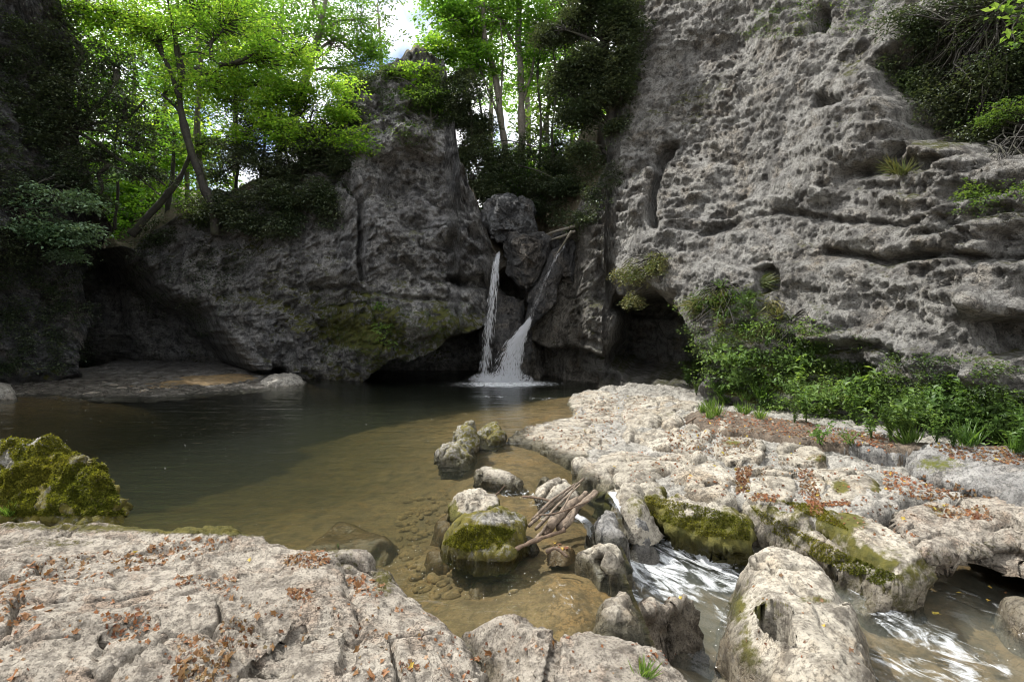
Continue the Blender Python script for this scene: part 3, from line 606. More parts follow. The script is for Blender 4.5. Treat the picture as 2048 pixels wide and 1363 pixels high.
slab('slab', [(908,1238,.12),(935,1215,.2),(975,1198,.3),(1025,1190,.33),(1070,1203,.32),(1105,1226,.28),(1180,1236,.25),(1240,1246,.22),(1300,1260,.2),(1350,1290,.18),(1392,1325,.16),(1435,1380,.15),(1480,1470,.1),(1500,2100,.2),(1150,3000,.3),(1050,2400,.2),(1010,1420,.1),(970,1330,.08),(935,1275,.08)],
     r=.3, edge=.26, base=-1.1, ctr=[(1060,1240,.36),(1130,1290,.34),(1250,1300,.32),(1100,1363,.3),(1300,1363,.28)], res=.0125, mat='fore', style='karst', amp=.75, wob=.04, parent=fore, steep=3.5, seed=0,
     cracks=[([(1112,1240),(1105,1290),(1090,1330),(1085,1400)], .07, 5), ([(1080,1260),(1110,1250),(1160,1240)], .05, 6)],
     mossf=mblob((1340,1300,70,50,.25),(1250,1340,90,50,.35),(1000,1290,90,40,.15)))
# ---- the worn rock shelf on the right: a base sheet and the slabs that stand out of it
shelf = empty('rock_shelf', (4, 10, -.6), kind='structure')
slab('shelf_base', [(1140,786,.0),(1200,772,.12),(1300,765,.28),(1420,780,.3),(1600,820,.34),(1800,862,.36),(2048,880,.4),(2500,900,.4),(2500,1010,.2),(2048,1010,.12),(1900,990,.1),(1790,1000,.05),(1700,1060,-.05),(1640,1040,-.05),(1540,1015,-.02),(1480,990,0),(1400,1000,0),(1290,975,-.02),(1180,950,-.02),(1120,905,-.04),(1030,872,-.05),(1100,845,-.03),(1150,822,-.03)],
     r=.2, edge=.22, base=-.9, ctr=[(1240,840,.04),(1350,880,.1),(1450,900,.1),(1550,920,.08),(1620,880,.24),(1700,930,.08),(1820,960,.02),(1480,840,.26)], res=.03, mat='mossrock', mossk=-.1, style='crag', amp=.7, wob=.1, parent=shelf, mossf=mblob((1500,830,150,20,.3),(1750,880,90,18,.5),(1450,870,200,50,.15)), wetz=.0)
def sh(poly, **k):
    a = dict(r=.06, edge=.05, grow=.01, mossk=.12, base=-.35, res=.024, mat='shelf', style='worn', amp=1., parent=shelf, wob=.07, wetz=.01); a.update(k); return slab('slab', poly, **a)
sh([(1008,869,.02),(1050,845,.04),(1100,836,.05),(1152,827,.05),(1135,803,.05),(1148,782,.1),(1200,778,.14),(1240,783,.17),(1243,815,.15),(1230,842,.12),(1205,856,.1),(1228,880,.1),(1232,893,.1),(1190,898,.08),(1140,911,.02),(1097,895,.02),(1056,879,.01)], r=.5, edge=.1, amp=.75,
   cracks=[([(1060,850),(1130,862),(1200,856)], .03, 3), ([(1150,830),(1190,815),(1240,812)], .04, 3), ([(1120,875),(1190,880)], .03, 3), ([(1165,800),(1235,797)], .03, 2.5)])
sh([(1247,786,.2),(1320,788,.26),(1390,803,.29),(1405,828,.26),(1340,833,.2),(1292,858,.15),(1252,848,.14),(1249,815,.18)], amp=1.1, cracks=[([(1260,815),(1330,812),(1380,820)], .04, 3)], mossf=mblob((1340,828,50,8,.5)))
sh([(1262,874,.12),(1300,856,.18),(1370,866,.22),(1408,884,.2),(1400,899,.15),(1340,903,.12),(1290,892,.1)], style='crag', amp=.8, mossk=.25)
sh([(1140,914,.03),(1190,902,.1),(1240,893,.13),(1302,905,.17),(1345,927,.17),(1305,962,.1),(1240,966,.05),(1175,948,.02)], r=.3, edge=.13, mossf=mblob((1300,930,26,12,.3)))
sh([(1302,902,.18),(1400,897,.22),(1442,918,.2),(1472,950,.16),(1470,986,.1),(1430,992,.08),(1370,976,.1),(1335,940,.14)], r=.3, edge=.14, amp=.9, carves=[([(1405,962),(1436,960),(1440,972),(1410,972)], .12, 3)])
sh([(1182,957,.04),(1240,968,.08),(1300,958,.13),(1372,972,.13),(1440,990,.1),(1488,1012,.05),(1508,1040,.0),(1500,1062,-.1),(1440,1064,-.1),(1400,1044,-.06),(1350,1028,-.02),(1294,995,.02),(1240,985,.02)], r=.4, edge=.26, base=-.8, under=.45, steep=4, res=.018, amp=.9, style='crag',
   carves=[([(1322,958),(1350,956),(1358,985),(1332,990)], .16, 5)], mossf=msteep(.5, mblob((1290,1010,50,35,.7),(1430,1060,90,26,.8),(1465,1020,34,20,.5),(1345,972,26,14,.7)), zlo=-.1))
sh([(1236,968,.1),(1265,963,.13),(1290,980,.12),(1296,1010,.08),(1290,1026,.03),(1262,1024,.03),(1240,1000,.04)], r=.12, edge=.14, base=-.35, res=.018, style='crag', amp=.7, steep=3, mossf=mblob((1275,1005,30,40,.5)))
sh([(1426,872,.26),(1500,868,.3),(1532,888,.26),(1522,913,.2),(1470,925,.17),(1430,906,.2)], amp=1.2, mossf=mblob((1470,885,24,8,.6)))
sh([(1556,884,.26),(1620,884,.28),(1664,904,.24),(1652,921,.2),(1582,926,.18),(1550,906,.2)], amp=1.2, mossf=mblob((1640,915,30,10,.6)))
sh([(1500,962,.12),(1540,944,.16),(1592,949,.16),(1600,985,.08),(1562,1002,.04),(1502,998,.03),(1482,986,.04)], r=.22, amp=.7, mossf=mblob((1560,1000,60,10,.6)))
sh([(1484,935,.16),(1520,922,.2),(1590,930,.18),(1594,944,.15),(1540,940,.14),(1492,950,.12)], amp=1.)
sh([(1600,934,.18),(1700,924,.2),(1757,950,.15),(1764,990,.08),(1738,1012,.04),(1690,1001,.04),(1640,1000,.05),(1612,966,.1)], r=.2, edge=.16, amp=.9, mossf=mblob((1682,972,20,14,1.),(1755,975,20,30,.7),(1640,962,20,9,.5)))
sh([(1490,992,.03),(1560,1001,.05),(1618,990,.07),(1640,1030,.02),(1700,1076,-.05),(1752,1110,-.15),(1800,1146,-.25),(1765,1158,-.3),(1680,1110,-.25),(1600,1064,-.2),(1530,1030,-.1)], r=.35, edge=.35, base=-.95, steep=2.2, res=.018, style='crag', amp=1.2, mossk=.45, mossf=mblob((1560,1015,90,20,.3)), wetz=-.4)
sh([(1620,1012,.08),(1700,1003,.1),(1780,1030,.06),(1832,1068,.0),(1858,1092,-.05),(1850,1125,-.1),(1800,1130,-.12),(1740,1100,-.06),(1700,1072,-.02),(1660,1044,.02)], r=.2, edge=.22, base=-.8, under=.35, steep=4, res=.018, amp=.8, style='worn', mossf=msteep(.5, mblob((1700,1040,40,30,.7),(1770,1110,60,30,.5),(1650,1020,40,12,.4))), wetz=-.4)
sh([(1783,1012,.12),(1830,1000,.16),(1880,987,.2),(1935,1000,.2),(2000,1018,.18),(2060,1045,.15),(2250,1110,.1),(2250,1130,.0),(2060,1070,.04),(2000,1068,.0),(1940,1080,-.02),(1885,1098,-.05),(1850,1088,.0),(1805,1052,.06)], r=.16, edge=.16, base=-.34, under=1.6, steep=4, res=.018, mat='fore', style='karst', amp=.7, mossf=msteep(.3, mblob((1880,1020,22,16,.5))), wetz=-.4)
sh([(1905,983,.24),(1960,978,.26),(2050,990,.26),(2300,1030,.2),(2300,1090,.1),(2050,1042,.16),(1990,1014,.2),(1930,995,.2)], mat='fore', style='karst', amp=.6)
slab('slab', [(1818,902,.34),(1850,890,.4),(1905,893,.44),(2048,902,.5),(2400,915,.5),(2400,1060,.28),(2048,1000,.28),(1960,976,.24),(1885,955,.22),(1838,932,.25)], r=.12, edge=.1, base=-.3, res=.022, mat='layer', style='layer', amp=1., parent=shelf, under=.3, steep=3, mossk=.12, mossf=mblob((1880,925,60,20,.6)))
sh([(1628,862,.36),(1700,852,.42),(1800,872,.4),(1856,895,.36),(1800,906,.3),(1720,896,.3),(1660,884,.3)], mat='layer', style='crag', amp=.8, mossk=.3)
for i, (x, y, a, b) in enumerate([(1352,862,20,11),(1385,850,22,9),(1450,850,26,12),(1480,838,18,8),(1300,835,24,9),(1415,862,14,8),(1540,862,24,9),(1590,865,18,8),(1350,838,20,7),(1475,872,18,9),(1260,860,14,9),(1395,905,18,8)]):
    t = np.linspace(0, 2*math.pi, 8, endpoint=False)
    sh([(x+a*math.cos(q)*random.uniform(.8, 1.1), y+b*math.sin(q)*random.uniform(.8, 1.1), .2+.05*(i % 3)) for q in t], r=.18, edge=.2, style='crag', amp=.6, base=-.1, mossk=.12*(i % 3), seed=i)
# ---- separate boulders
def boulder(label, poly, **k):
    a = dict(r=.3, base=-.6, res=.016, mat='shelf', style='worn', label=label, cat='boulder', wetz=.02, steep=3., facets=6, wob=.08); a.update(k)
    return slab('boulder', poly, **a)
boulder('large boulder blanketed in yellow-green moss at the left edge', [(-420,1030,.25),(-150,1038,.25),(60,1042,.25),(180,1040,.25),(243,1034,.25),(247,1015,.25),(225,985,.25),(180,962,.25),(90,950,.25),(-100,948,.25),(-400,950,.25)],
        r=.9, edge=.85, ztop=.86, base=.15, mat='mossrock', style='crag', amp=1.5, mossk=.8, mossf=mblob((50,885,90,16,-.9),(0,925,60,20,-.35)), res=.016, wetz=-1, facets=0)
boulder('dry flat-topped pale boulder with a deep square pothole, standing in the stream', [(1483,1118,-.12),(1500,1098,-.08),(1545,1086,-.02),(1600,1094,-.02),(1640,1112,-.05),(1668,1140,-.08),(1700,1165,-.12),(1722,1200,-.18),(1716,1245,-.2),(1728,1300,-.2),(1745,1380,-.25),(1700,1480,-.3),(1600,1480,-.3),(1545,1400,-.3),(1510,1330,-.3),(1470,1262,-.3),(1458,1222,-.28),(1470,1165,-.2)],
        r=.2, edge=.2, base=-1.2, ctr=[(1570,1130,.0),(1540,1180,-.02),(1600,1250,-.02),(1640,1320,-.06),(1500,1160,-.06),(1660,1200,-.1)], res=.0135, amp=.8, wetz=-.52, facets=0, steep=3,
        carves=[([(1512,1216),(1545,1200),(1576,1212),(1582,1278),(1550,1272),(1516,1248)], .8, 3), ([(1668,1150),(1692,1160),(1700,1190),(1680,1195)], .07, 6), ([(1510,1110),(1530,1112),(1530,1122),(1512,1120)], .06, 3), ([(1535,1118),(1555,1125),(1552,1133),(1535,1128)], .05, 3)],
        cracks=[([(1560,1150),(1600,1180),(1640,1195),(1690,1200)], .05, 7), ([(1640,1215),(1655,1260),(1665,1300)], .03, 5)],
        mossf=msteep(.3, mblob((1500,1300,30,70,.6),(1475,1210,24,40,.5),(1600,1200,70,10,.6),(1650,1250,14,40,.4),(1520,1212,14,20,.4))))
boulder('tilted upright pale boulder at the head of the three rocks in the shallows', [(902,895),(925,880),(950,872),(957,890),(948,908),(915,914)], r=.3, edge=.55, base=-.5, res=.016, style='crag', amp=1.1, mossk=.62, mat='mossrock', ztop=0.4, under=.45)
boulder('small low mossy rock in front of the upright one in the shallows', [(874,905),(900,893),(935,892),(948,906),(935,917),(905,918)], r=.3, edge=.25, res=.016, style='crag', amp=1.1, mossk=.62, mat='mossrock', ztop=0.13, under=.45)
boulder('squat moss-flecked rock touching the tip of the pale shelf', [(953,872),(975,860),(1005,862),(1012,874),(990,882),(962,882)], r=.25, edge=.25, res=.016, style='crag', amp=1.1, mossk=.62, mat='mossrock', ztop=0.17, under=.45)
boulder('low white rock awash alone in the amber shallows', [(945,938),(965,930),(1010,936),(1048,952),(1040,962),(1000,958),(958,950)], r=.2, edge=.15, res=.014, amp=1., mossf=mblob((990,935,20,6,.6)), ztop=0.08, under=.45)
boulder('small pale stone beside the low white rock', [(1072,948),(1088,941),(1106,946),(1108,955),(1085,958)], r=.12, edge=.1, ctr=[(1090,949,.08)], res=.012, amp=.4)
boulder('smooth cream boulder behind the driftwood pile', [(1068,985),(1085,968),(1120,962),(1150,972),(1152,992),(1125,1002),(1085,1002)], r=.25, edge=.22, res=.014, amp=1., carves=[([(1108,962),(1122,960),(1126,968),(1110,970)], .06, 3)], ztop=0.15, under=.45)
boulder('pointed white-topped rock behind the big mossy boulder in the pool', [(908,1040),(920,1015),(948,1008),(980,1015),(994,1035),(970,1048),(930,1050)], r=.3, edge=.3, res=.014, style='crag', amp=.9, mossf=msteep(.9), ztop=0.24, under=.45, base=-.2)
boulder('big jagged boulder with bright moss standing in the clear pool', [(872,1095),(895,1075),(930,1060),(990,1055),(1032,1058),(1045,1075),(1035,1095),(1000,1116),(960,1120),(920,1115)], r=.35, edge=.38, res=.014, mat='mossrock', style='crag', amp=.9, mossk=.8, mossf=mblob((1000,1035,40,12,-.5)), under=0., ztop=0.3, facets=2, steep=3, base=-.16)
boulder('rounded brown boulder lying under clear water', [(912,1158,-.2),(925,1138,-.2),(960,1128,-.2),(995,1135,-.2),(1003,1158,-.2),(985,1176,-.2),(940,1178,-.2)], r=.35, edge=.3, base=-.9, ctr=[(955,1150,-.06)], res=.016, mat='bed', amp=.4, wetz=.3)
boulder('brown rock plate under water beneath the mossy boulder', [(835,1100,-.25),(870,1080,-.2),(930,1100,-.2),(960,1125,-.2),(930,1135,-.25),(870,1120,-.25)], r=.15, edge=.15, base=-.8, res=.018, mat='bed', style='crag', amp=.4, wetz=.3)
boulder('wide flat brown slab drowned beside the foreground ledge', [(560,1060,-.4),(640,1030,-.4),(720,1028,-.36),(795,1038,-.3),(798,1060,-.3),(770,1095,-.3),(745,1120,-.3),(640,1110,-.35),(560,1090,-.4)], r=.15, edge=.15, base=-1.3, res=.025, mat='bed', style='worn', amp=.6, wetz=.3)
boulder('brown rock plate under water left of the pointed rock', [(872,1035,-.15),(890,1015,-.15),(915,1008,-.15),(930,1040,-.12),(925,1055,-.15),(890,1055,-.2)], r=.15, edge=.12, base=-.8, res=.018, mat='bed', style='crag', amp=.4, wetz=.3)
boulder('dark wedge-shaped boulder leaning beside the little cascade', [(1180,1025,.1),(1195,1000,.2),(1215,990,.25),(1235,1000,.22),(1250,1040,.1),(1258,1075,0),(1240,1088,-.05),(1200,1075,0),(1182,1050,.02)], r=.18, edge=.3, base=-.9, ctr=[(1215,1010,.34),(1225,1040,.25)], res=.012, mat='layer', style='crag', amp=.6, mossk=.22, under=.1, ztop=0.3, facets=4, grow=-.02)
boulder('dark wet rock between the cascade and the mossy shelf edge', [(1255,1030,-.02),(1275,1018,.05),(1295,1025,.04),(1300,1050,-.1),(1285,1070,-.2),(1262,1068,-.2)], r=.2, edge=.3, base=-.9, res=.014, mat='layer', style='worn', amp=.5, mossk=.2, ztop=0.08)
boulder('blunt pale boulder with a flat sunlit top below the driftwood', [(1140,1102,.02),(1165,1085,.08),(1200,1070,.16),(1235,1072,.18),(1252,1090,.14),(1250,1125,.05),(1235,1142,0),(1205,1145,-.02),(1190,1128,0)], r=.12, edge=.16, base=-.9, ctr=[(1215,1090,.2),(1175,1098,.12)], res=.012, amp=1., under=.1, facets=0, steep=6, wob=.06)
boulder('pale rounded boulder with a dark shaded side next to the foreground ledge', [(1188,1210,-.02),(1195,1180,.08),(1215,1155,.18),(1245,1145,.2),(1268,1160,.16),(1285,1195,.08),(1302,1240,-.05),(1300,1285,-.15),(1262,1290,-.12),(1230,1262,-.05),(1195,1250,-.04)], r=.2, edge=.24, base=-.9, ctr=[(1235,1185,.24)], res=.012, amp=1., facets=0, steep=6, wob=.06)
boulder('speckled mossy rock wedged in the middle of the white water', [(1295,1215,-.3),(1310,1188,-.2),(1340,1165,-.14),(1375,1162,-.16),(1397,1180,-.25),(1390,1215,-.4),(1355,1240,-.45),(1315,1240,-.42)], r=.2, edge=.2, base=-1.1, res=.012, mat='fore', style='crag', amp=1.1, mossk=.3, wetz=-.5, facets=0, steep=6, wob=.06)
boulder('small flat rock holding leaves by the lowest drift branch', [(1090,1092),(1115,1080),(1140,1084),(1138,1100),(1108,1108)], r=.1, edge=.08, ctr=[(1115,1092,.05)], res=.012, mat='bed', style='crag', amp=.3, under=.1, grow=.02, base=-.14)
boulder('small cream rock at the pool outlet below the shelf', [(1140,930),(1152,916),(1175,912),(1188,922),(1185,938),(1160,942)], r=.18, edge=.16, res=.014, amp=1., ztop=0.16, under=.45)
boulder('rounded rock in the small side channel of the shelf', [(1190,952),(1200,938),(1222,934),(1236,944),(1230,958),(1205,960)], r=.16, edge=.14, res=.014, amp=1., mossk=.15, ztop=0.14, under=.45)
boulder('half drowned pale rock right of the driftwood branch', [(1030,1072),(1045,1062),(1070,1062),(1080,1074),(1060,1082),(1038,1080)], r=.12, edge=.06, ctr=[(1055,1072,.04)], res=.014, amp=.4, under=.45, base=-.16)
boulder('pale rock in the dark stream at the right edge', [(2000,1190,-.5),(2025,1178,-.45),(2080,1180,-.4),(2120,1230,-.45),(2060,1245,-.5),(2015,1220,-.52)], r=.15, edge=.12, base=-1., ctr=[(2050,1205,-.38)], res=.014, amp=.5, wetz=-.6)
boulder('small dark mossy rock in the far left shallows', [(-30,792),(0,780),(22,785),(26,798),(0,808),(-30,808)], r=.25, edge=.22, res=.03, mat='mossrock', style='crag', amp=.4, mossk=.3, ztop=0.3)
boulder('low mossy hump at the tip of the far gravel bar', [(510,765,.1),(540,755,.12),(590,753,.12),(612,763,.08),(590,772,0),(530,773,0)], r=.4, edge=.2, res=.04, mat='mossrock', style='crag', amp=.6, mossk=.1, ztop=0.25)
# rocks jammed above the fall
def jam(label, sil, Y, hd, mat='darkcliff', res=.07, amp=1., mossk=.1):   # closed lump: outline at its distance, rounded through its depth
    S = np.array(sil, float); W = WY(S[:, 0], S[:, 1], np.full(len(S), Y)); pg = smooth_poly(W[:, [0, 2]], 2); c = pg.mean(0)
    n1, n2 = 60, 110; ph = np.linspace(0, 2*math.pi, n2, endpoint=False)
    k = np.linspace(0, len(pg), n2, endpoint=False).astype(int); ring = pg[k]
    V = []
    for i in range(n1):
        t = -math.pi/2+math.pi*i/(n1-1); s = abs(math.cos(t))**.35; yy = Y+hd*math.copysign(abs(math.sin(t))**.8, math.sin(t))
        V.append(np.c_[c[0]+(ring[:, 0]-c[0])*s, np.full(n2, yy), c[1]+(ring[:, 1]-c[1])*s])
    V = np.array(V).reshape(-1, 3); ctr = np.array([c[0], Y, c[1]]); nn = V-ctr; nn /= np.linalg.norm(nn, axis=1)[:, None]+1e-9
    V = V+nn*(STY['crag'](V*.8)*amp*2.4+.30*fbm(V, .8, 4, 9)+.12*terrace(fbm(V, 1.3, 3, 19), 4.))[:, None]
    f = [(i*n2+j, i*n2+(j+1) % n2, (i+1)*n2+(j+1) % n2, (i+1)*n2+j) for i in range(n1-1) for j in range(n2)]
    tagset(mk('boulder', V, f, M[mat], attrs={'moss': mossk+.25*fbm(V, 1.5, 3, 3), 'wet': np.full(len(V), .1)}), label, 'boulder'); SOLID.append((V, np.array(f)))
jam('big rounded grey chockstone wedged above the waterfall', [(978,425),(990,405),(1020,398),(1050,405),(1062,430),(1060,470),(1030,482),(995,480),(980,462)], 21.4, 1.1, 'darkcliff')
jam('dark wet block between the two falls under the chockstone', [(1008,500),(1020,480),(1060,474),(1092,476),(1098,510),(1080,560),(1055,585),(1030,560),(1012,530)], 20.9, .9, mat='wetshade')
jam('dark block at the top right of the gully under the drift branches', [(1100,478),(1120,468),(1146,470),(1150,520),(1140,560),(1118,560),(1104,520)], 20.9, .8, mat='wetshade')
jam('wet black rock rib that the right fall slides down', [(1100,500),(1128,490),(1130,540),(1110,590),(1080,635),(1060,650),(1052,635),(1064,590),(1085,540)], 20.3, .55, amp=.6, mat='wetshade')
jam('broad wet rock foot behind the falling water', [(975,600),(1005,585),(1040,610),(1056,650),(1062,700),(1050,775),(985,775),(968,700)], 21.0, .8, mat='wetshade')
slab('gravel_bar', [(-300,735,.10),(0,738,.10),(90,742,.10),(190,735,.10),(250,712,.10),(400,708,.10),(520,722,.08),(560,752,.07),(615,757,.06),(600,768,.01),(500,776,.01),(400,786,.01),(330,792,.0),(220,794,.0),(120,790,.0),(0,788,.0),(-300,796,.0)], r=.5, edge=.06, base=-.15, res=.06, mat='layer', style='crag', amp=.5, kind='structure', wetz=.08, wob=.15, mossk=-.1)
slab('earth_patch', [(1395,812,.36),(1500,824,.37),(1640,846,.40),(1770,866,.42),(1850,886,.42),(2048,896,.46),(2048,906,.5),(1850,898,.38),(1790,893,.38),(1650,882,.34),(1560,872,.31),(1480,866,.29),(1400,850,.29),(1370,830,.32)], r=.2, edge=.06, base=.0, res=.035, mat='earth', style='crag', amp=.45, kind='structure', wob=.12, mossk=.2)
# ================================================================ vegetation
def bvh(parts): V, Fq = join([(np.asarray(v), np.asarray(f)) for v, f in parts]); return BVHTree.FromPolygons(V.tolist(), Fq.tolist(), epsilon=0.)
st3 = 3
lowP = P1[::st3, ::st3]
WALL = bvh([(lowP.reshape(-1, 3), gridfaces(*lowP.shape[:2])), (FL[:, ::st3].reshape(-1, 3), gridfaces(nn, FL[:, ::st3].shape[1]))])
def hit(tree, px, py):
    d = Vector(rays(px, py)).normalized(); h = tree.ray_cast(Vector((0, 0, H)), d)
    return (np.array(h[0]), np.array(h[1] if h[1].dot(d) < 0 else -h[1])) if h[0] is not None else (None, None)
_pc = {}
def rand_in(poly, nz=None):              # random point of a polygon (drawn in batches); nz = (scale, offset, threshold) thins by noise
    key = (str(poly), nz); c = _pc.get(key)
    if not c:
        P = np.array(poly, float); q = R_.uniform(P.min(0), P.max(0), (600, 2)); q = q[polysdf(q[:, 0], q[:, 1], P) < 0]
        if nz: k = pn(np.c_[q*nz[0], np.full(len(q), nz[1])]) > nz[2]; q = q[k] if k.sum() > 3 else q
        _pc[key] = c = list(q)
    return c.pop()
def rdir(n, zs=1.):
    v = R_.normal(size=(n, 3)); v[:, 2] *= zs; return v/np.linalg.norm(v, axis=1)[:, None]
def leafmesh(C, A, Nn, L, wr=.55, fold=.18):
    """C bases, A axis (unit), Nn normal-ish, L lengths: one folded two-triangle leaf each"""
    C = np.asarray(C); n = len(C); S = np.cross(A, Nn); S /= np.linalg.norm(S, axis=1)[:, None]+1e-9; U = np.cross(S, A)
    L = np.asarray(L)[:, None]; w_ = L*wr*.5
    V = np.stack([C, C+A*L*.45+S*w_+U*L*fold, C+A*L, C+A*L*.45-S*w_+U*L*fold], 1).reshape(-1, 3)
    i = np.arange(n)*4
    return V, np.concatenate([np.stack([i, i+1, i+2], 1), np.stack([i, i+2, i+3], 1)])
def sprays(C, rad, per, size, flat=.22, droop=.25, wr=.6, jit=.35):
    """flat leaf sprays around centres C"""
    n = len(C); c = np.repeat(C, per, 0); tilt = rdir(n, .3)*.35; tilt[:, 2] += 1; tilt /= np.linalg.norm(tilt, axis=1)[:, None]; T = np.repeat(tilt, per, 0)
    d = rdir(n*per, .15); d = d-T*(d*T).sum(1)[:, None]*(1-flat); r = np.sqrt(R_.random(n*per))*np.repeat(np.broadcast_to(rad, (n,)), per)
    p = c+d*r[:, None]; p[:, 2] -= droop*r*r/np.maximum(np.repeat(np.broadcast_to(rad, (n,)), per), .01)
    A = d+rdir(n*per)*.6; A[:, 2] -= .15; A /= np.linalg.norm(A, axis=1)[:, None]
    Nn = T+rdir(n*per)*jit
    return leafmesh(p, A, Nn, size*R_.uniform(.65, 1.25, n*per), wr)
def cloud(c, r, n, gap=.05, s=.9, shell=.5):
    out = []
    c = np.asarray(c, float); r = np.asarray(r, float)
    while sum(map(len, out)) < n:
        q = rdir(n*2)*(R_.random(n*2)**shell)[:, None]; p = c+q*r
        out.append(p[pn(p, s, 77) > gap-.12])
    return np.vstack(out)[:n]
def limbpath(a, b, sag=.1):
    a = np.asarray(a, float); b = np.asarray(b, float); L = np.linalg.norm(b-a)
    m1 = a+(b-a)*.35+R_.normal(size=3)*L*.09; m2 = a+(b-a)*.7+R_.normal(size=3)*L*.09; m1[2] += L*sag; m2[2] += L*sag*.6
    return bend([a, m1, m2, b], 5)
def tree(name, label, trunk, rads, crowns, leaf='green', bark='bark', size=.14, per=26, rad=.45, group=None, limbs=(), cat='tree', twigs=.5, droop=.25, stems=()):
    tp = np.array([WY(x, y, Y) for x, y, Y in trunk]); path = bend(tp, 6)
    root = empty(name, tp[0], label, cat, group)
    rr = np.interp(np.linspace(0, 1, len(path)), np.linspace(0, 1, len(rads)), rads)
    V, f = tube(path, rr, 9, 3, .5); mk('trunk', V, fixtri(f), M[bark], root)
    for st in stems:
        q = bend(np.array([WY(x, y, Y) for x, y, Y in st[0]]), 5); V, f = tube(q, np.linspace(st[1], st[1]*.45, len(q)), 7, 4, .5); mk('limb', V, fixtri(f), M[bark], root); path = np.vstack([path, q[len(q)//3:]])
    Ls = []; tw = []
    for cr in crowns:
        x, y, Y, rx, rz, n = cr[:6]; c = WY(x, y, Y); ry = cr[6] if len(cr) > 6 else rx*.8
        if leaf in ('maple', 'green') and name != 'forest_tree': rx *= 1.18; rz *= 1.2; n = int(n*1.05)
        C = cloud(c, (rx, ry, rz), n); Ls.append(sprays(C, rad, per, size, droop=droop))
        j = np.argmin(np.linalg.norm(path-c-np.array([0, 0, -rz*.8]), axis=1)); lp = limbpath(path[j], c)
        V, f = tube(lp, np.linspace(max(.025, min(.09, rads[-1]*.9)), .018, len(lp)), 5, 2, .3); mk('limb', V, fixtri(f), M[bark], root)
        for q in C[::max(1, int(1/twigs))][:90]:
            k = np.argmin(np.linalg.norm(lp-q, axis=1)+np.where(np.arange(len(lp)) < len(lp)//3, 2, 0)); t2 = limbpath(lp[k], q, .04)[::3]
            V, f = tube(t2, np.linspace(.016, .006, len(t2)), 3); tw.append((V, fixtri(f)))
    if Ls: V, f = join(Ls); mk('crown', V, f, M[leaf], root, smooth=False)
    if tw: V, f = join(tw); o = mk('twigs', V, f, M[bark], root); o['kind'] = 'stuff'
    return root
# --- near trees of the left bank
tree('beech_tree', 'crooked black-barked tree forking above the gravel cave, with a yellow-green crown', [(432,470,20.6),(425,420,20.5),(400,350,20.4),(375,280,20.3),(360,200,20.2),(362,150,20.2)], [.17,.16,.14,.12,.10,.09],
     [(300,60,20,2.3,1.1,120),(450,50,20.4,1.8,.9,110),(520,120,20.2,1.3,.6,70),(420,150,20,1.4,.7,80),(230,20,19.8,1.9,.8,90),(380,-20,20.2,2.8,.8,110),(580,100,20,.9,.5,45),(330,190,20.6,1.2,.7,40),(150,30,19.6,1.1,.6,50)], leaf='maple', size=.12, twigs=.7,
     stems=[([(360,200,20.2),(335,130,20.1),(300,75,20),(250,35,19.9),(180,12,19.7)], .08), ([(362,150,20.2),(352,100,20.2),(345,50,20.1),(335,0,20)], .08), ([(362,165,20.2),(368,140,20.2),(360,110,20.3),(352,60,20.3),(358,-10,20.3)], .06), ([(362,160,20.2),(400,160,20.1),(440,180,20)], .04), ([(355,70,20.3),(375,60,20.3),(398,42,20.3)], .03), ([(358,110,20.3),(400,105,20.2),(440,130,20)], .035)])
tree('ash_tree', 'slim mossy tree standing just behind the crooked black one', [(425,440,22.5),(400,330,22.5),(394,240,22.5),(402,160,22.5),(395,60,22.5)], [.13,.12,.11,.1,.07],
     [(470,60,23,2.2,1.3,90),(360,120,23,1.6,1.1,60),(420,-30,23,2.5,.9,80)], leaf='green', bark='paleb')
tree('yew_tree', 'dark yew fanning its limbs out from the ivy-clad left cliff', [(120,330,19.3),(125,300,19.2),(135,270,19.1),(150,255,19.)], [.2,.19,.17,.13],
     [(170,180,19,1.4,1.1,60),(250,200,19,1.2,.8,55),(120,130,19,1.3,1.1,60),(230,130,19.2,1.1,.7,36),(270,270,18.8,1.0,.6,50),(60,90,18.8,1.5,1.2,100),(150,70,19,1.2,.7,26),(280,340,18.8,.9,.35,40),(200,300,19,.7,.3,36),(30,190,18.4,1.,1.2,100),(120,20,18.8,1.,.9,60),(140,200,18.8,.8,1.,60),(160,330,18.8,.7,.7,50),(180,400,19,.6,.5,36),(90,250,18.5,.7,.9,60)], leaf='dark', size=.10, per=34, rad=.5, droop=.55,
     stems=[([(150,255,19),(180,225,19),(215,190,19),(240,150,19)], .09), ([(148,258,19),(200,245,19),(250,240,18.9),(290,200,18.9)], .07), ([(150,262,19),(200,290,18.9),(240,320,18.9),(290,340,18.8),(330,370,18.8)], .06), ([(145,270,19),(170,300,18.9),(220,330,18.9),(270,350,18.8),(320,390,18.8)], .05), ([(150,255,19),(160,200,19),(150,140,19)], .08), ([(140,265,19),(110,200,18.9),(60,140,18.8)], .08), ([(150,258,19),(205,262,18.9),(235,280,18.9),(275,300,18.8)], .05)])
tree('leaning_tree', 'dark leaning trunk rising to the right out of the left gap', [(262,470,21.5),(290,440,21.6),(325,400,21.8),(360,355,22),(385,300,22.2)], [.14,.13,.12,.1,.07], [(400,290,22.5,1.2,.6,40)], leaf='mid')
tree('young_tree', 'thin straight dark trunk between the leaning trunk and the crooked tree', [(330,455,23),(336,410,23),(345,350,23.2),(348,280,23.4)], [.11,.1,.08,.05], [(350,270,23.5,1.3,.9,45)], leaf='green')
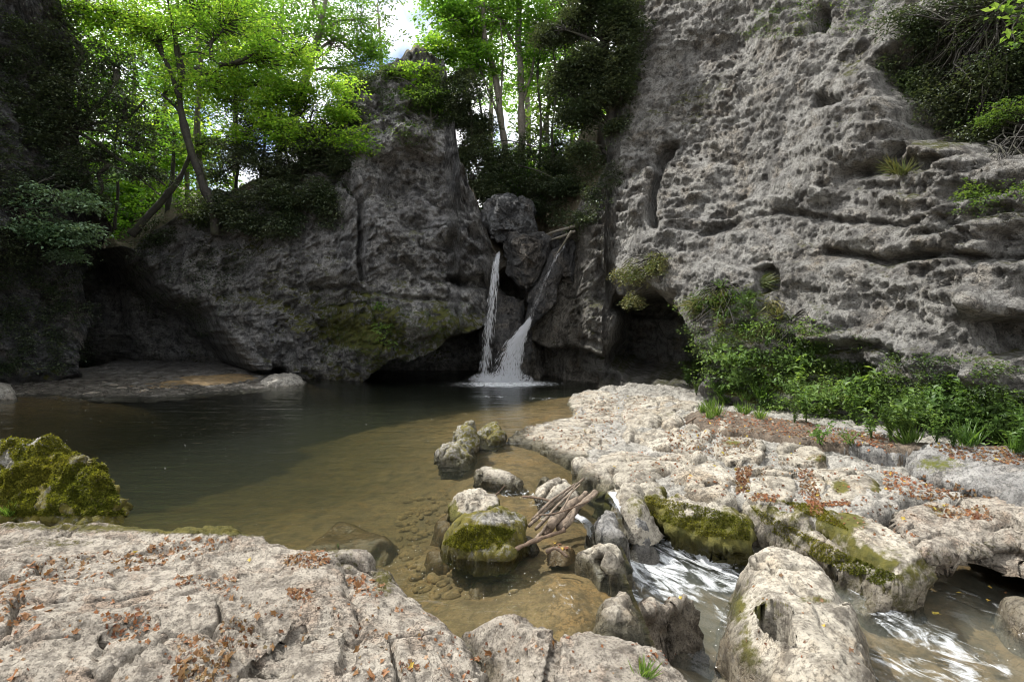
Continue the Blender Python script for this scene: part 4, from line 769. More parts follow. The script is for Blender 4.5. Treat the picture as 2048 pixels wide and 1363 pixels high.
tree('maple_tree', 'low maple spreading layered lime-green sprays over the left shoulder of the buttress', [(640,330,21.3),(632,290,21.2),(615,250,21.),(590,210,20.9)], [.08,.07,.06,.04],
     [(560,200,20.6,1.2,.35,80),(610,180,20.4,1.1,.35,70),(650,215,20.3,.9,.3,56),(540,235,20.4,1.0,.28,50),(600,250,20.2,1.2,.3,60),(690,270,20.2,.7,.3,32),(500,265,20.3,.8,.3,36),(720,290,20.1,.5,.25,16),(480,200,20.6,1.2,.4,50),(660,170,20.8,1.,.35,44),(560,280,20.1,1.1,.25,44),(520,170,20.9,1.2,.4,50),(550,165,20.8,.6,.25,24)], leaf='maple', size=.115, per=24, droop=.35)
tree('dark_shrub', 'dark evergreen thicket under the lime-green maple on the buttress shoulder', [(600,430,20.8),(590,380,20.8),(580,330,20.9),(570,300,21)], [.08,.07,.05,.03],
     [(520,330,20.8,1.5,.9,170),(600,320,20.7,1.3,.9,150),(660,300,20.9,1.0,.9,110),(560,390,20.5,1.4,.55,120),(640,380,20.4,.9,.6,90),(480,400,20.9,.8,.5,50),(690,230,21.8,.7,.6,60),(470,300,21.5,1.,.8,70),(590,430,20.2,.6,.4,30),(560,280,21,1.6,.9,130),(640,240,21.4,1.1,.8,100),(500,240,21.6,1.2,.8,80),(680,330,20.7,.5,.6,50),(440,350,21.,.8,.6,50),(610,400,20.4,1.1,.4,70),(440,420,20.6,.8,.5,60),(500,440,20.3,.8,.4,50),(560,450,20.1,.8,.4,50),(660,420,20.2,.5,.6,40),(690,340,20.6,.4,.5,30)], leaf='dark', size=.10, per=30, rad=.42, cat='shrub', droop=.4)
tree('tall_tree', 'tall grey-stemmed tree with a loose green crown left of the white sky gap', [(560,300,24),(600,200,24),(622,120,24),(640,60,24),(655,-20,24)], [.2,.18,.16,.13,.08],
     [(560,60,24,2.0,1.4,110),(660,90,24,1.8,1.2,100),(720,40,24,1.1,1.2,70),(600,-20,24,2.8,1.1,110),(700,130,24,1.3,.8,60),(520,130,24.5,1.4,1.,60),(740,110,24,.6,.8,24)], leaf='green', bark='paleb', size=.125)
tree('tall_tree', 'broad dark-stemmed tree on the rim behind the left cliff', [(40,150,25.5),(30,60,25.5),(0,-100,25.5)], [.25,.2,.12],  # unseen tree added to keep the sun off the gravel bar
     [(-60,-60,25,3.2,1.6,110),(60,40,26,2.6,1.4,90),(-160,40,24,2.8,1.6,90),(60,-160,26,3.,1.4,80)], leaf='green', size=.2, rad=.6)
tree('tall_tree', 'second broad tree on the rim behind the left cliff', [(-420,150,22),(-440,60,22),(-480,-100,22)], [.25,.2,.12],  # another unseen tree put in as a sun blocker
     [(-460,-60,22,3.2,1.6,100),(-340,20,23,2.6,1.4,80),(-600,40,20,2.8,1.6,80)], leaf='green', size=.2, rad=.6)
# --- right bank of the fall
tree('tall_tree', 'straight tall stem rising above the gully into the top of the frame', [(1042,335,23.5),(1043,240,23.5),(1041,140,23.5),(1037,60,23.5),(1042,-40,23.5)], [.15,.14,.13,.12,.09],
     [(1000,20,23.5,2.2,1.5,120),(1090,40,23.5,1.6,1.5,100),(1060,150,24,1.4,1.1,60),(1040,-60,23.5,3.,1.,110)], leaf='green', bark='paleb', size=.15,
     stems=[([(1043,215,23.5),(1062,150,23.4),(1070,100,23.4),(1072,30,23.3)], .07), ([(1040,110,23.5),(1010,60,23.4),(975,12,23.3)], .05)])
tree('ash_tree', 'double-stemmed tree leaning left above the gully', [(1015,330,23.2),(1002,240,23.2),(990,150,23.2),(970,80,23.2),(965,-20,23.2)], [.14,.13,.12,.1,.07],
     [(930,60,23.2,1.8,1.2,120),(890,30,23.2,1.2,.9,80),(950,120,23,1.2,.7,60),(900,95,23,.9,.5,45),(960,-30,23.2,2.2,.9,80)], leaf='green', bark='paleb', size=.15,
     stems=[([(1000,230,23.2),(1003,170,23.1),(1006,110,23.1),(1000,40,23)], .06), ([(1005,260,23.2),(985,200,23.2),(965,150,23.2),(955,100,23.2)], .05)])
tree('holly_tree', 'black evergreen tree crowding the left edge of the right cliff beside the sky gap', [(1225,380,20.2),(1222,280,20.2),(1220,180,20.2),(1205,60,20.2),(1200,-30,20.2)], [.17,.16,.15,.13,.1],
     [(1170,100,20,1.,1.5,190),(1215,60,19.8,.8,1.4,160),(1160,20,20,1.1,1.1,130),(1150,190,20,.7,.9,80),(1190,230,20,.7,.8,90),(1215,170,19.8,.5,1.1,110),(1195,-20,20,1.4,1.,110),(1120,230,20.5,.6,.5,34),(1225,260,19.8,.3,.7,50),(1130,60,20,.9,1.,120),(1150,130,20,.9,.9,120),(1240,30,19.4,.6,1.,120),(1245,110,19.3,.4,.8,80),(1130,180,20.2,.7,.7,60),(1180,290,20,.6,.5,50),(1240,190,19.3,.3,.6,50)], leaf='dark', size=.11, per=32, rad=.4, droop=.5)
tree('dark_shrub', 'dark evergreen mass hanging over the right flank of the buttress', [(950,330,22),(945,270,22),(940,220,22),(935,190,22)], [.08,.07,.05,.03],
     [(940,200,22,.9,.9,120),(915,230,22.2,.45,.9,110),(930,180,22.3,.5,.8,90),(925,320,21.9,.35,.7,70),(975,380,21.7,.45,.6,70),(955,240,22.3,.6,.9,100),(925,290,21.9,.45,.9,110),(945,350,21.6,.5,.8,110),(965,420,21.4,.4,.7,60),(965,270,22,.8,1.0,130),(1000,320,22,1.0,.7,120),(960,350,21.8,.6,.7,70),(900,190,22.2,.7,.5,50),(1060,300,23,.9,.9,70),(1100,330,22.6,.9,.5,80),(1050,365,22.3,1.2,.5,110),(1120,290,23.5,.8,.6,50),(990,390,21.8,.6,.4,50),(1130,370,21.5,.7,.4,70),(1090,410,22,.8,.35,60)], leaf='dark', size=.10, per=30, rad=.4, cat='shrub', droop=.5)
tree('young_maple', 'small lime-yellow maple sprouting on top of the buttress crag', [(842,190,22.4),(838,170,22.4),(830,150,22.3)], [.03,.025,.02],
     [(850,150,22.3,.7,.4,26),(815,155,22.3,.45,.4,16),(870,90,22.4,.6,.35,20),(835,185,22.2,.5,.25,14)], leaf='maple', size=.13, cat='tree')
tree('small_shrub', 'grey-green shrub on the upper front of the buttress crag', [(862,260,22),(862,230,22),(860,200,22)], [.03,.025,.02],
     [(865,200,21.9,.7,.5,46),(830,260,21.8,.5,.2,16),(880,170,22.2,.6,.4,30),(730,160,22.4,.9,.4,60),(690,190,22.2,.6,.5,50),(780,150,22.4,.7,.4,40),(715,235,22,.5,.4,30),(800,190,22.2,.5,.3,24),(890,220,22.2,.4,.5,36)], leaf='mid', size=.10, cat='shrub')
tree('small_shrub', 'bright sprigs hanging on the left face of the buttress', [(745,300,21),(745,280,21),(748,265,21)], [.02,.02,.015],
     [(752,265,20.8,.35,.3,10),(785,215,21.8,.3,.15,6),(735,295,20.8,.5,.3,16),(760,240,21.4,.3,.2,6)], leaf='herb', size=.11, cat='shrub', per=14)
for lab, tr in [('thin sapling between the crooked tree and the left cliff', [(228,460,22),(236,380,22),(230,300,22),(240,220,22)]), ('thin sapling right of the crooked black tree', [(470,390,22.4),(478,300,22.4),(470,200,22.4),(480,110,22.4)]), ('thin bent sapling above the dark thicket', [(520,360,22),(530,270,22),(515,180,22),(525,80,22)]),
    ('thin leaning sapling beside the double-stemmed tree', [(975,330,23.4),(965,240,23.4),(950,160,23.4),(930,90,23.4)]), ('thin sapling right of the straight tall stem', [(1078,340,23.4),(1082,240,23.4),(1075,150,23.4),(1085,40,23.4)]), ('thin sapling nearest the black evergreen', [(1110,350,23),(1104,270,23),(1112,180,23),(1106,90,23)])]:
    x, y, Y = tr[-1]; tree('sapling', lab, tr, [.06, .05, .04, .025], [(x, y, Y, .8, .6, 22), (x+10, y+70, Y, .7, .4, 14)], leaf='green', size=.12)
# --- trees behind
FT = ['forest tree seen through the yew limbs behind the left cliff', 'forest tree glowing green above the leaning trunk', 'far tall forest tree in line with the crooked black trunk', 'forest tree just right of the crooked black trunk', 'far forest tree above the dark thicket on the left shoulder', 'mid-green forest tree behind the yew crown at the far left', 'forest tree behind the lime-green maple on the buttress shoulder', 'small far tree under the white sky gap left of the buttress crag',
 'low yellow-green tree at the bottom of the left gap', 'low green tree against the edge of the left cliff', 'low yellow-green tree right behind the thin straight trunk', 'forest tree behind the straight tall stem over the gully', 'forest tree in front of the sky gap left of the black evergreen', 'tall far forest tree behind the double-stemmed tree', 'short yellow-green tree at the foot of the sky gap by the right cliff', 'narrow green tree touching the rim of the right cliff', 'short mid-green tree behind the thicket above the gully', 'forest tree behind the top left corner foliage']
k = 0
for (x, yb, Y, h, rx, rz, n, lf) in [(180,430,30,9,2.6,3.2,150,'green'),(260,440,32,11,3.,4,190,'green'),(330,440,36,13,3.4,4.5,190,'green'),(400,420,31,11,2.6,3.8,150,'mid'),(470,380,34,13,3.2,4,170,'green'),(90,420,34,14,3.2,4,150,'mid'),(560,330,30,12,2.6,3,110,'green'),(760,300,40,11,2.2,2.2,40,'mid'),
    (300,450,27,5,2.,1.8,80,'maple'),(210,460,26,4.5,1.8,1.6,70,'green'),(380,450,28,5,2,1.6,70,'maple'),(1060,330,31,11,2.6,3.4,120,'green'),(1140,340,33,9,2.2,2.6,90,'green'),(980,330,36,13,3,4,120,'green'),(1180,360,27,3.6,1.2,1.1,60,'maple'),(1215,350,30,5,1.2,1.4,40,'green'),(1100,350,26,4.5,1.1,1.2,50,'mid'),(0,300,36,14,3,4,120,'green')]:
    b = WY(x, yb, Y); ok = 1138/Y
    top = yb-h*ok; cyy = top+rz*ok
    tree('forest_tree', FT[k], [(x, yb+40, Y), (x+R_.uniform(-8, 8), (yb+top)/2, Y), (x+R_.uniform(-15, 15), top+20, Y)], [.16, .12, .05],
         [(x, cyy, Y, rx, rz*.6, n//2), (x+R_.uniform(-30, 30), cyy+rz*.9*ok, Y, rx*.9, rz*.5, n//3), (x, top+10, Y, rx*.7, rz*.35, n//4)], leaf=lf, bark='paleb', size=.24, per=24, rad=.7, twigs=.15, group='forest trees behind the gorge'); k += 1
# --- leaf cover clinging to rock faces
def cling(name, label, poly, n, size, leaf, off=.12, per=5, rad=.14, kind='stuff', droop=.3, tree_=None, cat=None):
    C = []; nrm_ = []
    T = tree_ or WALL
    while n > 0:
        x, y = rand_in(poly, (.018, 3., -.12)); n -= 1.35
        p, q = hit(T, x, y)
        if p is not None: C.append(p+q*off*R_.random()); nrm_.append(q)
    C = np.array(C); V, f = sprays(C, rad, per, size, droop=droop, flat=.6)
    o = mk(name, V, f, M[leaf], smooth=False); return tagset(o, label, cat, None, kind)
cling('ivy', None, [(-20,0),(110,60),(160,250),(185,420),(190,740),(-20,740)], 6500, .09, 'dark', .55, 4, .18)
cling('ivy', None, [(250,500),(420,400),(500,400),(540,470),(480,560),(420,680),(330,640),(260,600)], 1500, .08, 'dark', .15, 4, .15)
cling('ivy', None, [(1010,390),(1190,380),(1200,440),(1150,470),(1100,430),(1060,400),(990,480),(950,400)], 900, .09, 'dark', .2, 4, .16)
cling('ivy', None, [(1235,0),(1330,0),(1290,120),(1260,260),(1225,380),(1200,380),(1225,200)], 900, .09, 'dark', .25, 4, .16)
cling('creeper', None, [(1790,40),(1900,-10),(2060,-10),(2060,250),(1930,270),(1860,210),(1790,170),(1740,110)], 3200, .065, 'dark', .5, 6, .16)
cling('creeper', None, [(1450,40),(1560,0),(1760,0),(1760,60),(1640,70),(1500,80)], 420, .05, 'mid', .08, 4, .1)
cling('climbing_moss', None, [(640,590),(760,580),(830,620),(950,600),(900,700),(760,740),(640,720)], 1100, .05, 'mid', .06, 4, .08)
cling('ground_cover', None, [(1370,590),(1520,570),(1560,650),(1680,680),(1700,740),(1500,760),(1390,740),(1370,660)], 2300, .045, 'mid', .12, 5, .1)
cling('ground_cover', None, [(1380,700),(1700,720),(2060,770),(2060,860),(1750,850),(1500,810),(1390,790)], 3000, .05, 'mid', .3, 5, .12)
cling('ground_cover', None, [(1360,680),(1480,640),(1700,700),(2060,740),(2060,800),(1750,790),(1500,770),(1390,760)], 1000, .06, 'dark', .25, 5, .12)
cling('ground_cover', None, [(225,495),(330,430),(420,390),(500,330),(600,270),(690,180),(740,150),(770,150),(720,230),(640,330),(560,400),(420,450),(330,480),(250,520)], 2600, .09, 'dark', .35, 6, .18)
cling('ground_cover', None, [(330,440),(500,340),(600,290),(560,340),(420,430)], 500, .09, 'mid', .4, 6, .2)
cling('ivy', None, [(700,170),(790,125),(890,130),(905,230),(860,300),(800,280),(720,240)], 700, .07, 'mid', .2, 5, .14)
cling('ivy', None, [(960,300),(1240,300),(1220,420),(1160,470),(1100,450),(1060,420),(985,400)], 2600, .09, 'dark', .4, 6, .18)
U = []
for i in range(4600):
    x = R_.uniform(120, 1240); y = R_.uniform(330, 500) if x < 640 else R_.uniform(250, 400); p, q = hit(WALL, x, y)
    if p is not None and p[1] > 23.5: U.append(p+np.array([0, 0, R_.uniform(0, 1.3)]))
V, f = sprays(np.array(U), .5, 12, .2, droop=.3, flat=.5); tagset(mk('undergrowth', V, f, M['green'], smooth=False), kind='stuff')
cling('ground_cover', None, [(1385,720),(1500,700),(1700,740),(1900,760),(2060,770),(2060,895),(1860,880),(1620,845),(1450,812),(1390,790)], 1300, .075, 'herb', .35, 4, .16)
cling('ground_cover', None, [(1500,620),(1640,640),(1800,700),(1960,720),(2060,740),(1900,790),(1700,760),(1560,720)], 700, .05, 'mid', .15, 5, .12)
# --- single shrubs, herbs and grasses
def wallshrub(name, label, blobs, leaf, size=.08, per=22, rad=.25, cat='shrub', droop=.5, stem=.02, base=None):
    x0, y0 = base or (blobs[0][0], blobs[0][1]); p, q = hit(WALL, x0, y0); root = empty(name, p, label, cat)
    Ls = []; St = []
    for (x, y, off, rx, rz, n) in blobs:
        c, q = hit(WALL, x, y); c = c+q*off; C = cloud(c, (rx, rx*.7, rz), n, s=2.); Ls.append(sprays(C, rad, per, size, droop=droop))
        for t in C[::2][:26]: V, f = tube(limbpath(p, t, .1)[::2], np.linspace(stem, .005, 8)[:len(limbpath(p, t)[::2])], 4); St.append((V, fixtri(f)))
    V, f = join(St); mk('stem', V, f, M['bark'], root); V, f = join(Ls); mk('foliage', V, f, M[leaf], root, smooth=False); return root
wallshrub('bush', 'grey-green bush hanging out of the ledge at the right edge of the frame', [(2030,290,.7,.8,.25,70),(1950,290,.6,.5,.15,40),(2060,350,.4,.5,.3,50),(1990,380,.2,.5,.35,46),(1930,360,.2,.3,.2,20)], 'mid', .055, base=(2090,280))
wallshrub('bush', 'dark trailing bush high under the overhang at the upper right', [(1900,90,.8,.7,.4,90),(1990,60,.9,.8,.5,100),(1830,140,.5,.5,.4,60),(2060,160,.8,.7,.5,110),(1950,180,.5,.6,.4,90),(1800,70,.4,.6,.4,80),(1870,150,.5,.6,.4,90),(1960,130,.9,.8,.5,120),(1900,210,.4,.6,.3,80),(2010,230,.7,.6,.3,90)], 'dark', .07, base=(2000,20), droop=.9)
wallshrub('bush', 'wiry dry bush hanging over the mouth of the right-hand cave', [(1290,550,.4,.55,.35,60),(1320,540,.3,.4,.4,40),(1265,570,.4,.4,.25,26)], 'dry', .07, per=26, base=(1330,520), droop=1.)
wallshrub('hanging_plant', 'mass of green plants spilling down the wall just right of the cave mouth', [(1390,610,.12,.4,.3,18),(1430,590,.12,.5,.3,18),(1480,600,.12,.5,.35,18),(1410,660,.12,.4,.4,18),(1470,670,.12,.5,.4,20),(1390,720,.12,.4,.4,18)], 'mid', .06, per=16, base=(1440,570), droop=.9)
wallshrub('hanging_plant', 'lighter green tuft of plants halfway along the foot of the right cliff wall', [(1540,640,.25,.4,.3,16),(1600,690,.25,.5,.3,20),(1640,660,.2,.3,.3,10),(1560,710,.3,.4,.3,18)], 'herb', .06, per=14, base=(1580,640), droop=.9)
wallshrub('fern_bush', 'pale blue-green leafy branches reaching out from the left cliff', [(40,400,1.5,1.2,.4,60),(120,400,1.8,1.,.4,60),(180,440,1.9,.8,.3,50),(80,350,1.3,1.,.3,40),(220,470,2.1,.5,.15,22),(20,450,1.2,.8,.3,24),(150,370,1.6,.6,.2,22),(60,440,1.9,1.,.3,40),(120,350,1.5,.8,.25,24),(200,420,2.1,.6,.2,24)], 'blue', .14, per=18, rad=.35, base=(20,420))
wallshrub('creeper_plant', 'bright green creeper climbing the middle of the buttress face', [(760,620,.15,.2,.4,12),(765,670,.15,.22,.35,14),(780,650,.15,.25,.3,8),(775,690,.12,.25,.2,8)], 'herb', .09, per=12, rad=.18, base=(768,690))
wallshrub('sprig', 'pale yellow-green sprig hanging at the left rim of the right cliff', [(1255,165,.3,.2,.35,8),(1262,150,.3,.2,.2,5)], 'maple', .12, per=10, rad=.2, base=(1262,170))
# overhanging leafy branch at the upper right corner, close to the lens
root = empty('maple_branch', WY(2110, -40, 5.2), 'bright leafy branch dipping into the top right corner', 'branch')
bq = [limbpath(WY(2110, -40, 5.2), WY(x, y, 5.2), .05) for x, y in [(1995,20),(2035,40),(2030,85),(2060,60)]]
V, f = join([(lambda t: (t[0], fixtri(t[1])))(tube(q, np.linspace(.012, .003, len(q)), 4)) for q in bq]); mk('twig', V, f, M['bark'], root)
C = np.array([q[-1-i] for q in bq for i in range(0, 9, 2)]); V, f = sprays(C, .07, 7, .07, droop=.5); mk('foliage', V, f, M['herb'], root, smooth=False)
# bare drift branches jammed at the top of the gully
for lab, pts, r in [('upper of the two bare grey branches jammed in the gully', [(1150,452,19.6),(1110,463,20.2),(1075,474,20.8),(1040,480,21)], .05), ('lower of the two bare grey branches jammed in the gully', [(1150,462,19.6),(1120,474,20),(1088,482,20.5),(1052,487,20.8)], .05), ('thin branch slanting down the right side of the gully', [(1143,462,19.5),(1125,490,19.7),(1108,515,19.8)], .04)]:
    q = bend([WY(*p) for p in pts], 6); V, f = tube(q, np.linspace(r, r*.4, len(q)), 6, 5, .6); tagset(mk('dead_branch', V, fixtri(f), M['paleb']), lab, 'branch')
# herbs along the foot of the right cliff and tufts on its face
ALL = bvh([(lowP.reshape(-1, 3), gridfaces(*lowP.shape[:2]))]+[(v, f) for v, f in SOLID])
def herb_proto(kind):
    Ls = []; St = []; h = R_.uniform(.35, .7); ns = {'broad': 7, 'fern': 9, 'grass': 0}[kind]
    for i in range(ns):
        a = R_.uniform(0, 6.28); lean = R_.uniform(.15, .6); top = np.array([math.cos(a)*lean*h, math.sin(a)*lean*h, h*R_.uniform(.6, 1.1)])
        q = bend([np.zeros(3), top*np.array([.35, .35, .6]), top], 5); V, f = tube(q, np.linspace(.006, .003, len(q)), 3); St.append((V, fixtri(f)))
        m = 12 if kind == 'broad' else 26; t = R_.uniform(.25, 1., m); P = np.array([q[int(u*(len(q)-1))] for u in t])
        A = rdir(m, .3)+np.array([0, 0, -.1]); A /= np.linalg.norm(A, axis=1)[:, None]
        Nn = np.tile([0, 0, 1.], (m, 1))+rdir(m)*.4
        Ls.append(leafmesh(P, A, Nn, (.10 if kind == 'broad' else .065)*R_.uniform(.6, 1.2, m), .6 if kind == 'broad' else .35))
    if kind == 'grass':
        m = 60; a = R_.uniform(0, 6.28, m); A = np.stack([np.cos(a)*.5, np.sin(a)*.5, np.ones(m)], 1)+rdir(m)*.25; A /= np.linalg.norm(A, axis=1)[:, None]
        Ls.append(leafmesh(R_.normal(size=(m, 3))*np.array([.04, .04, 0]), A, rdir(m), R_.uniform(.15, .4, m), .05, .05))
    return join(Ls), (join(St) if St else None)
def make_herb(kind, leaf, name):
    (V, f), st = herb_proto(kind); r = empty(name, (0, 0, 0)); mk('foliage', V, f, M[leaf], r, smooth=False)
    if st: mk('stem', st[0], st[1], M['mid'], r)
    return r
PH = {'broad': [make_herb('broad', 'herb', 'herb') for _ in range(4)], 'fern': [make_herb('fern', 'mid', 'fern') for _ in range(3)]+[make_herb('fern', 'herb', 'fern')], 'grass': [make_herb('grass', 'herb', 'grass_tuft') for _ in range(2)], 'dry': [make_herb('grass', 'dry', 'grass_tuft') for _ in range(2)]}
used = set()
def dup(root, loc, rot, scl, label, cat, group=None):
    if root.name not in used: r = root; used.add(root.name)
    else:
        r = root.copy(); COL.objects.link(r)
        for ch in list(root.children): c = ch.copy(); COL.objects.link(c); c.parent = r
    r.location = loc; r.rotation_euler = rot; r.scale = (scl,)*3; return tagset(r, label, cat, group)
LB = {'broad': ('broad-leaved green herb in the thicket under the right cliff', 'herb', 'herbs along the foot of the right cliff'), 'fern': ('fine-leaved fern-like plant in the thicket under the right cliff', 'fern', 'ferns along the foot of the right cliff'),
      'grass': ('green grass tuft at the foot of the right cliff', 'grass tuft', 'grass tufts along the foot of the right cliff'), 'dry': ('tuft of dry hanging grass on the right cliff face', 'grass tuft', 'dry tufts on the right cliff')}
def plant_at(kind, x, y, s=1., hang=False, T=None, lab=None):
    p, q = hit(T or ALL, x, y)
    if p is None: return
    l = LB[kind]; zn = [z for a, z in ((1470, 'beside the cave'), (1600, 'left part'), (1750, 'middle part'), (1900, 'right part'), (9999, 'rightmost part')) if x < a][0]; l = (l[0]+', '+zn, l[1], l[2]+', '+zn); rot = (R_.uniform(-.2, .2), R_.uniform(-.2, .2), R_.uniform(0, 6.28))
    if hang: v = Vector(q)+Vector((0, 0, -.35)); rot = v.to_track_quat('Z', 'Y').to_euler()
    elif q[2] < .5: v = Vector(q)*.7+Vector((0, 0, .8)); rot = v.to_track_quat('Z', 'Y').to_euler()
    dup(PH[kind][R_.integers(len(PH[kind]))], p-q*.02, rot, s, lab or l[0], l[1], None if lab else l[2])
band = [(1385,795),(1450,818),(1530,835),(1620,850),(1700,865),(1780,878),(1860,888),(1950,895),(2060,905)]
for i in range(104):
    x = R_.uniform(1375, 2060) if i % 3 else R_.uniform(1700, 2060); yb = np.interp(x, [b[0] for b in band], [b[1] for b in band]); y = yb-R_.uniform(-6, 62 if x > 1650 else 95)
    plant_at(('broad', 'fern', 'broad', 'fern', 'broad', 'grass', 'fern')[i % 7], x, y, R_.uniform(.75, 1.35))
for i in range(26): x, y = rand_in([(1370,590),(1500,570),(1540,650),(1700,690),(1640,740),(1500,720),(1400,700)]); plant_at(('fern', 'broad')[i % 2], x, y, R_.uniform(.4, .7), lab='small green plant rooted in the face of the right cliff above the thicket')
for o in list(COL.objects):
    if str(o.get('label')) == 'small green plant rooted in the face of the right cliff above the thicket': o['group'] = 'plants on the right cliff face'
for i in range(16): x, y = rand_in([(1385,600),(1540,560),(1560,640),(1520,690),(1400,660)]); plant_at('dry', x, y, R_.uniform(1., 1.6), True)
for x, y in [(1795,345),(1805,350),(1785,335)]: plant_at('dry', x, y, 1.1, True)
for i in range(9): plant_at('grass', R_.uniform(1400, 1520), R_.uniform(800, 838), R_.uniform(.6, 1.))
plant_at('broad', 1372, 762, 1.1, lab='pale small-leaved plant standing alone at the mouth of the right-hand cave')
plant_at('broad', 1640, 890, .75, lab='dark green herb at the left end of the hollow on the rock shelf'); plant_at('fern', 1702, 893, .6, lab='low herb at the right end of the hollow on the rock shelf')
plant_at('grass', 20, 1030, .5, lab='thin grass tuft at the foot of the big mossy boulder'); plant_at('grass', 1290, 1350, .4, lab='small grass tuft low on the right foreground slab'); plant_at('broad', 676, 1096, .12, lab='tiny bright green sprout on the rim of the foreground ledge')
# ================================================================ falling water
def strand_mat(name, al):
    m = N(name); d = m.n('BsdfDiffuse'); d.inputs[0].default_value = (.93, .95, .98, 1); tl = m.n('BsdfTranslucent'); tl.inputs[0].default_value = (.93, .95, .98, 1); g = m.n('BsdfGlossy'); g.inputs['Roughness'].default_value = .2
    a = m.n('MixShader'); a.inputs[0].default_value = .45; m.l(d.outputs[0], a.inputs[1]); m.l(tl.outputs[0], a.inputs[2])
    b = m.n('MixShader'); b.inputs[0].default_value = .2; m.l(a.outputs[0], b.inputs[1]); m.l(g.outputs[0], b.inputs[2])
    t = m.n('BsdfTransparent'); x = m.n('MixShader'); x.inputs[0].default_value = al; m.l(t.outputs[0], x.inputs[1]); m.l(b.outputs[0], x.inputs[2]); m.l(x.outputs[0], m.out.inputs[0]); return m.m
M['drops'] = strand_mat('falling_water', .42); M['veil'] = strand_mat('thin_water_film', .07)
def drops(P, D, L, W_):                   # little stretched octahedra along D
    n = len(P); D = D/np.linalg.norm(D, axis=1)[:, None]; a = np.cross(D, rdir(n)); a /= np.linalg.norm(a, axis=1)[:, None]; b = np.cross(D, a)
    L = L[:, None]; W_ = W_[:, None]; V = np.stack([P-D*L, P+a*W_, P+b*W_, P-a*W_, P-b*W_, P+D*L], 1).reshape(-1, 3); i = (np.arange(n)*6)[:, None]
    t = np.array([[0,2,1],[0,3,2],[0,4,3],[0,1,4],[5,1,2],[5,2,3],[5,3,4],[5,4,1]]); return V, (i[:, None]+t[None]).reshape(-1, 3)
def fall(path, w0, w1, n, L, Wd, depth=.25, ctr=0.):
    q = bend([WY(*p) for p in path], 8); s = R_.random(n)**.85; k = s*(len(q)-1); i = np.minimum(k.astype(int), len(q)-2); fr = (k-i)[:, None]
    P = q[i]*(1-fr)+q[i+1]*fr; D = q[i+1]-q[i]; w_ = (w0+(w1-w0)*s); u = np.clip(R_.normal(size=n)*.42, -1.1, 1.1); P[:, 0] += u*w_; P[:, 1] += R_.normal(size=n)*depth*w_
    D = D/np.linalg.norm(D, axis=1)[:, None]+np.stack([u*.15, 0*u, 0*u], 1); return drops(P, D, L*R_.uniform(.5, 1.5, n), Wd*R_.uniform(.4, 1.4, n))
def splash(x, y, Y, r, n, up=.5):
    c = WY(x, y, Y); d = rdir(n); d[:, 2] = np.abs(d[:, 2])*up; P = c+d*(R_.random(n)**.6)[:, None]*np.array([r, r*.5, r]); return drops(P, d+np.array([0, 0, .6]), np.full(n, .03), R_.uniform(.006, .018, n))
wf = empty('waterfall', WY(968, 762, 19.9), 'tall thin ribbon of water dropping straight from the lip of the gully', 'waterfall')
V, f = join([fall([(997,506,20.5),(992,530,20.1),(985,600,19.9),(975,680,19.9),(967,762,19.9)], .10, .22, 800, .12, .0085)]); mk('falling_water', V, f, M['drops'], wf, smooth=False)
V, f = join([splash(967, 762, 19.9, .55, 500)]); mk('splash', V, f, M['drops'], wf, smooth=False)['kind'] = 'stuff'
wf = empty('waterfall', WY(1015, 762, 19.7), 'wider white fan of spray shooting left off the wet rock rib', 'waterfall')
V, f = join([fall([(1058,640,19.7),(1050,655,19.7),(1035,680,19.7),(1022,715,19.7),(1012,764,19.7)], .07, .40, 1500, .11, .0085), fall([(1058,642,19.7),(1040,665,19.7),(1018,700,19.7),(1000,764,19.7)], .05, .42, 800, .08, .008), fall([(1058,640,19.7),(1050,662,19.7),(1036,715,19.7),(1030,764,19.7)], .06, .25, 700, .11, .0085)]); mk('falling_water', V, f, M['drops'], wf, smooth=False)
V, f = join([splash(1012, 764, 19.7, 1.0, 1500, .4)]); mk('splash', V, f, M['drops'], wf, smooth=False)['kind'] = 'stuff'
V, f = join([fall([(1132,488,19.9),(1112,515,19.7),(1095,550,19.6),(1078,590,19.6),(1060,640,19.6)], .05, .12, 260, .10, .008)]); mk('water_film', V, f, M['veil'], wf, smooth=False)
def cascade(label, path, w0, w1, n):
    q = empty('cascade', path[-1], label, 'cascade'); pts = np.array([WZ(*p) for p in path]); qq = bend(pts, 8)
    m = n; s = R_.random(m); k = s*(len(qq)-1); i = np.minimum(k.astype(int), len(qq)-2); fr = (k-i)[:, None]; P = qq[i]*(1-fr)+qq[i+1]*fr; D = qq[i+1]-qq[i]
    side = np.cross(D, [0, 0, 1.]); side /= np.linalg.norm(side, axis=1)[:, None]+1e-9; P = P+side*(R_.uniform(-1, 1, m)*(w0+(w1-w0)*s))[:, None]+rdir(m)*.012
    q.location = qq[-1]; q['_o'] = [float(a) for a in qq[-1]]
    V, f = drops(P, D, R_.uniform(.02, .06, m), R_.uniform(.002, .006, m)); mk('falling_water', V, f, M['drops'], q, smooth=False)
cascade('narrow white chute pouring between the dark wedge boulder and the wet rock', [(1225,985,.03),(1242,1005,0),(1250,1030,-.08),(1256,1055,-.3),(1266,1085,-.46)], .05, .14, 3200)
cascade('small trickle slipping under the driftwood beside the dark wedge boulder', [(1150,1030,.02),(1168,1040,0),(1180,1055,-.03),(1188,1072,-.08)], .04, .06, 500)
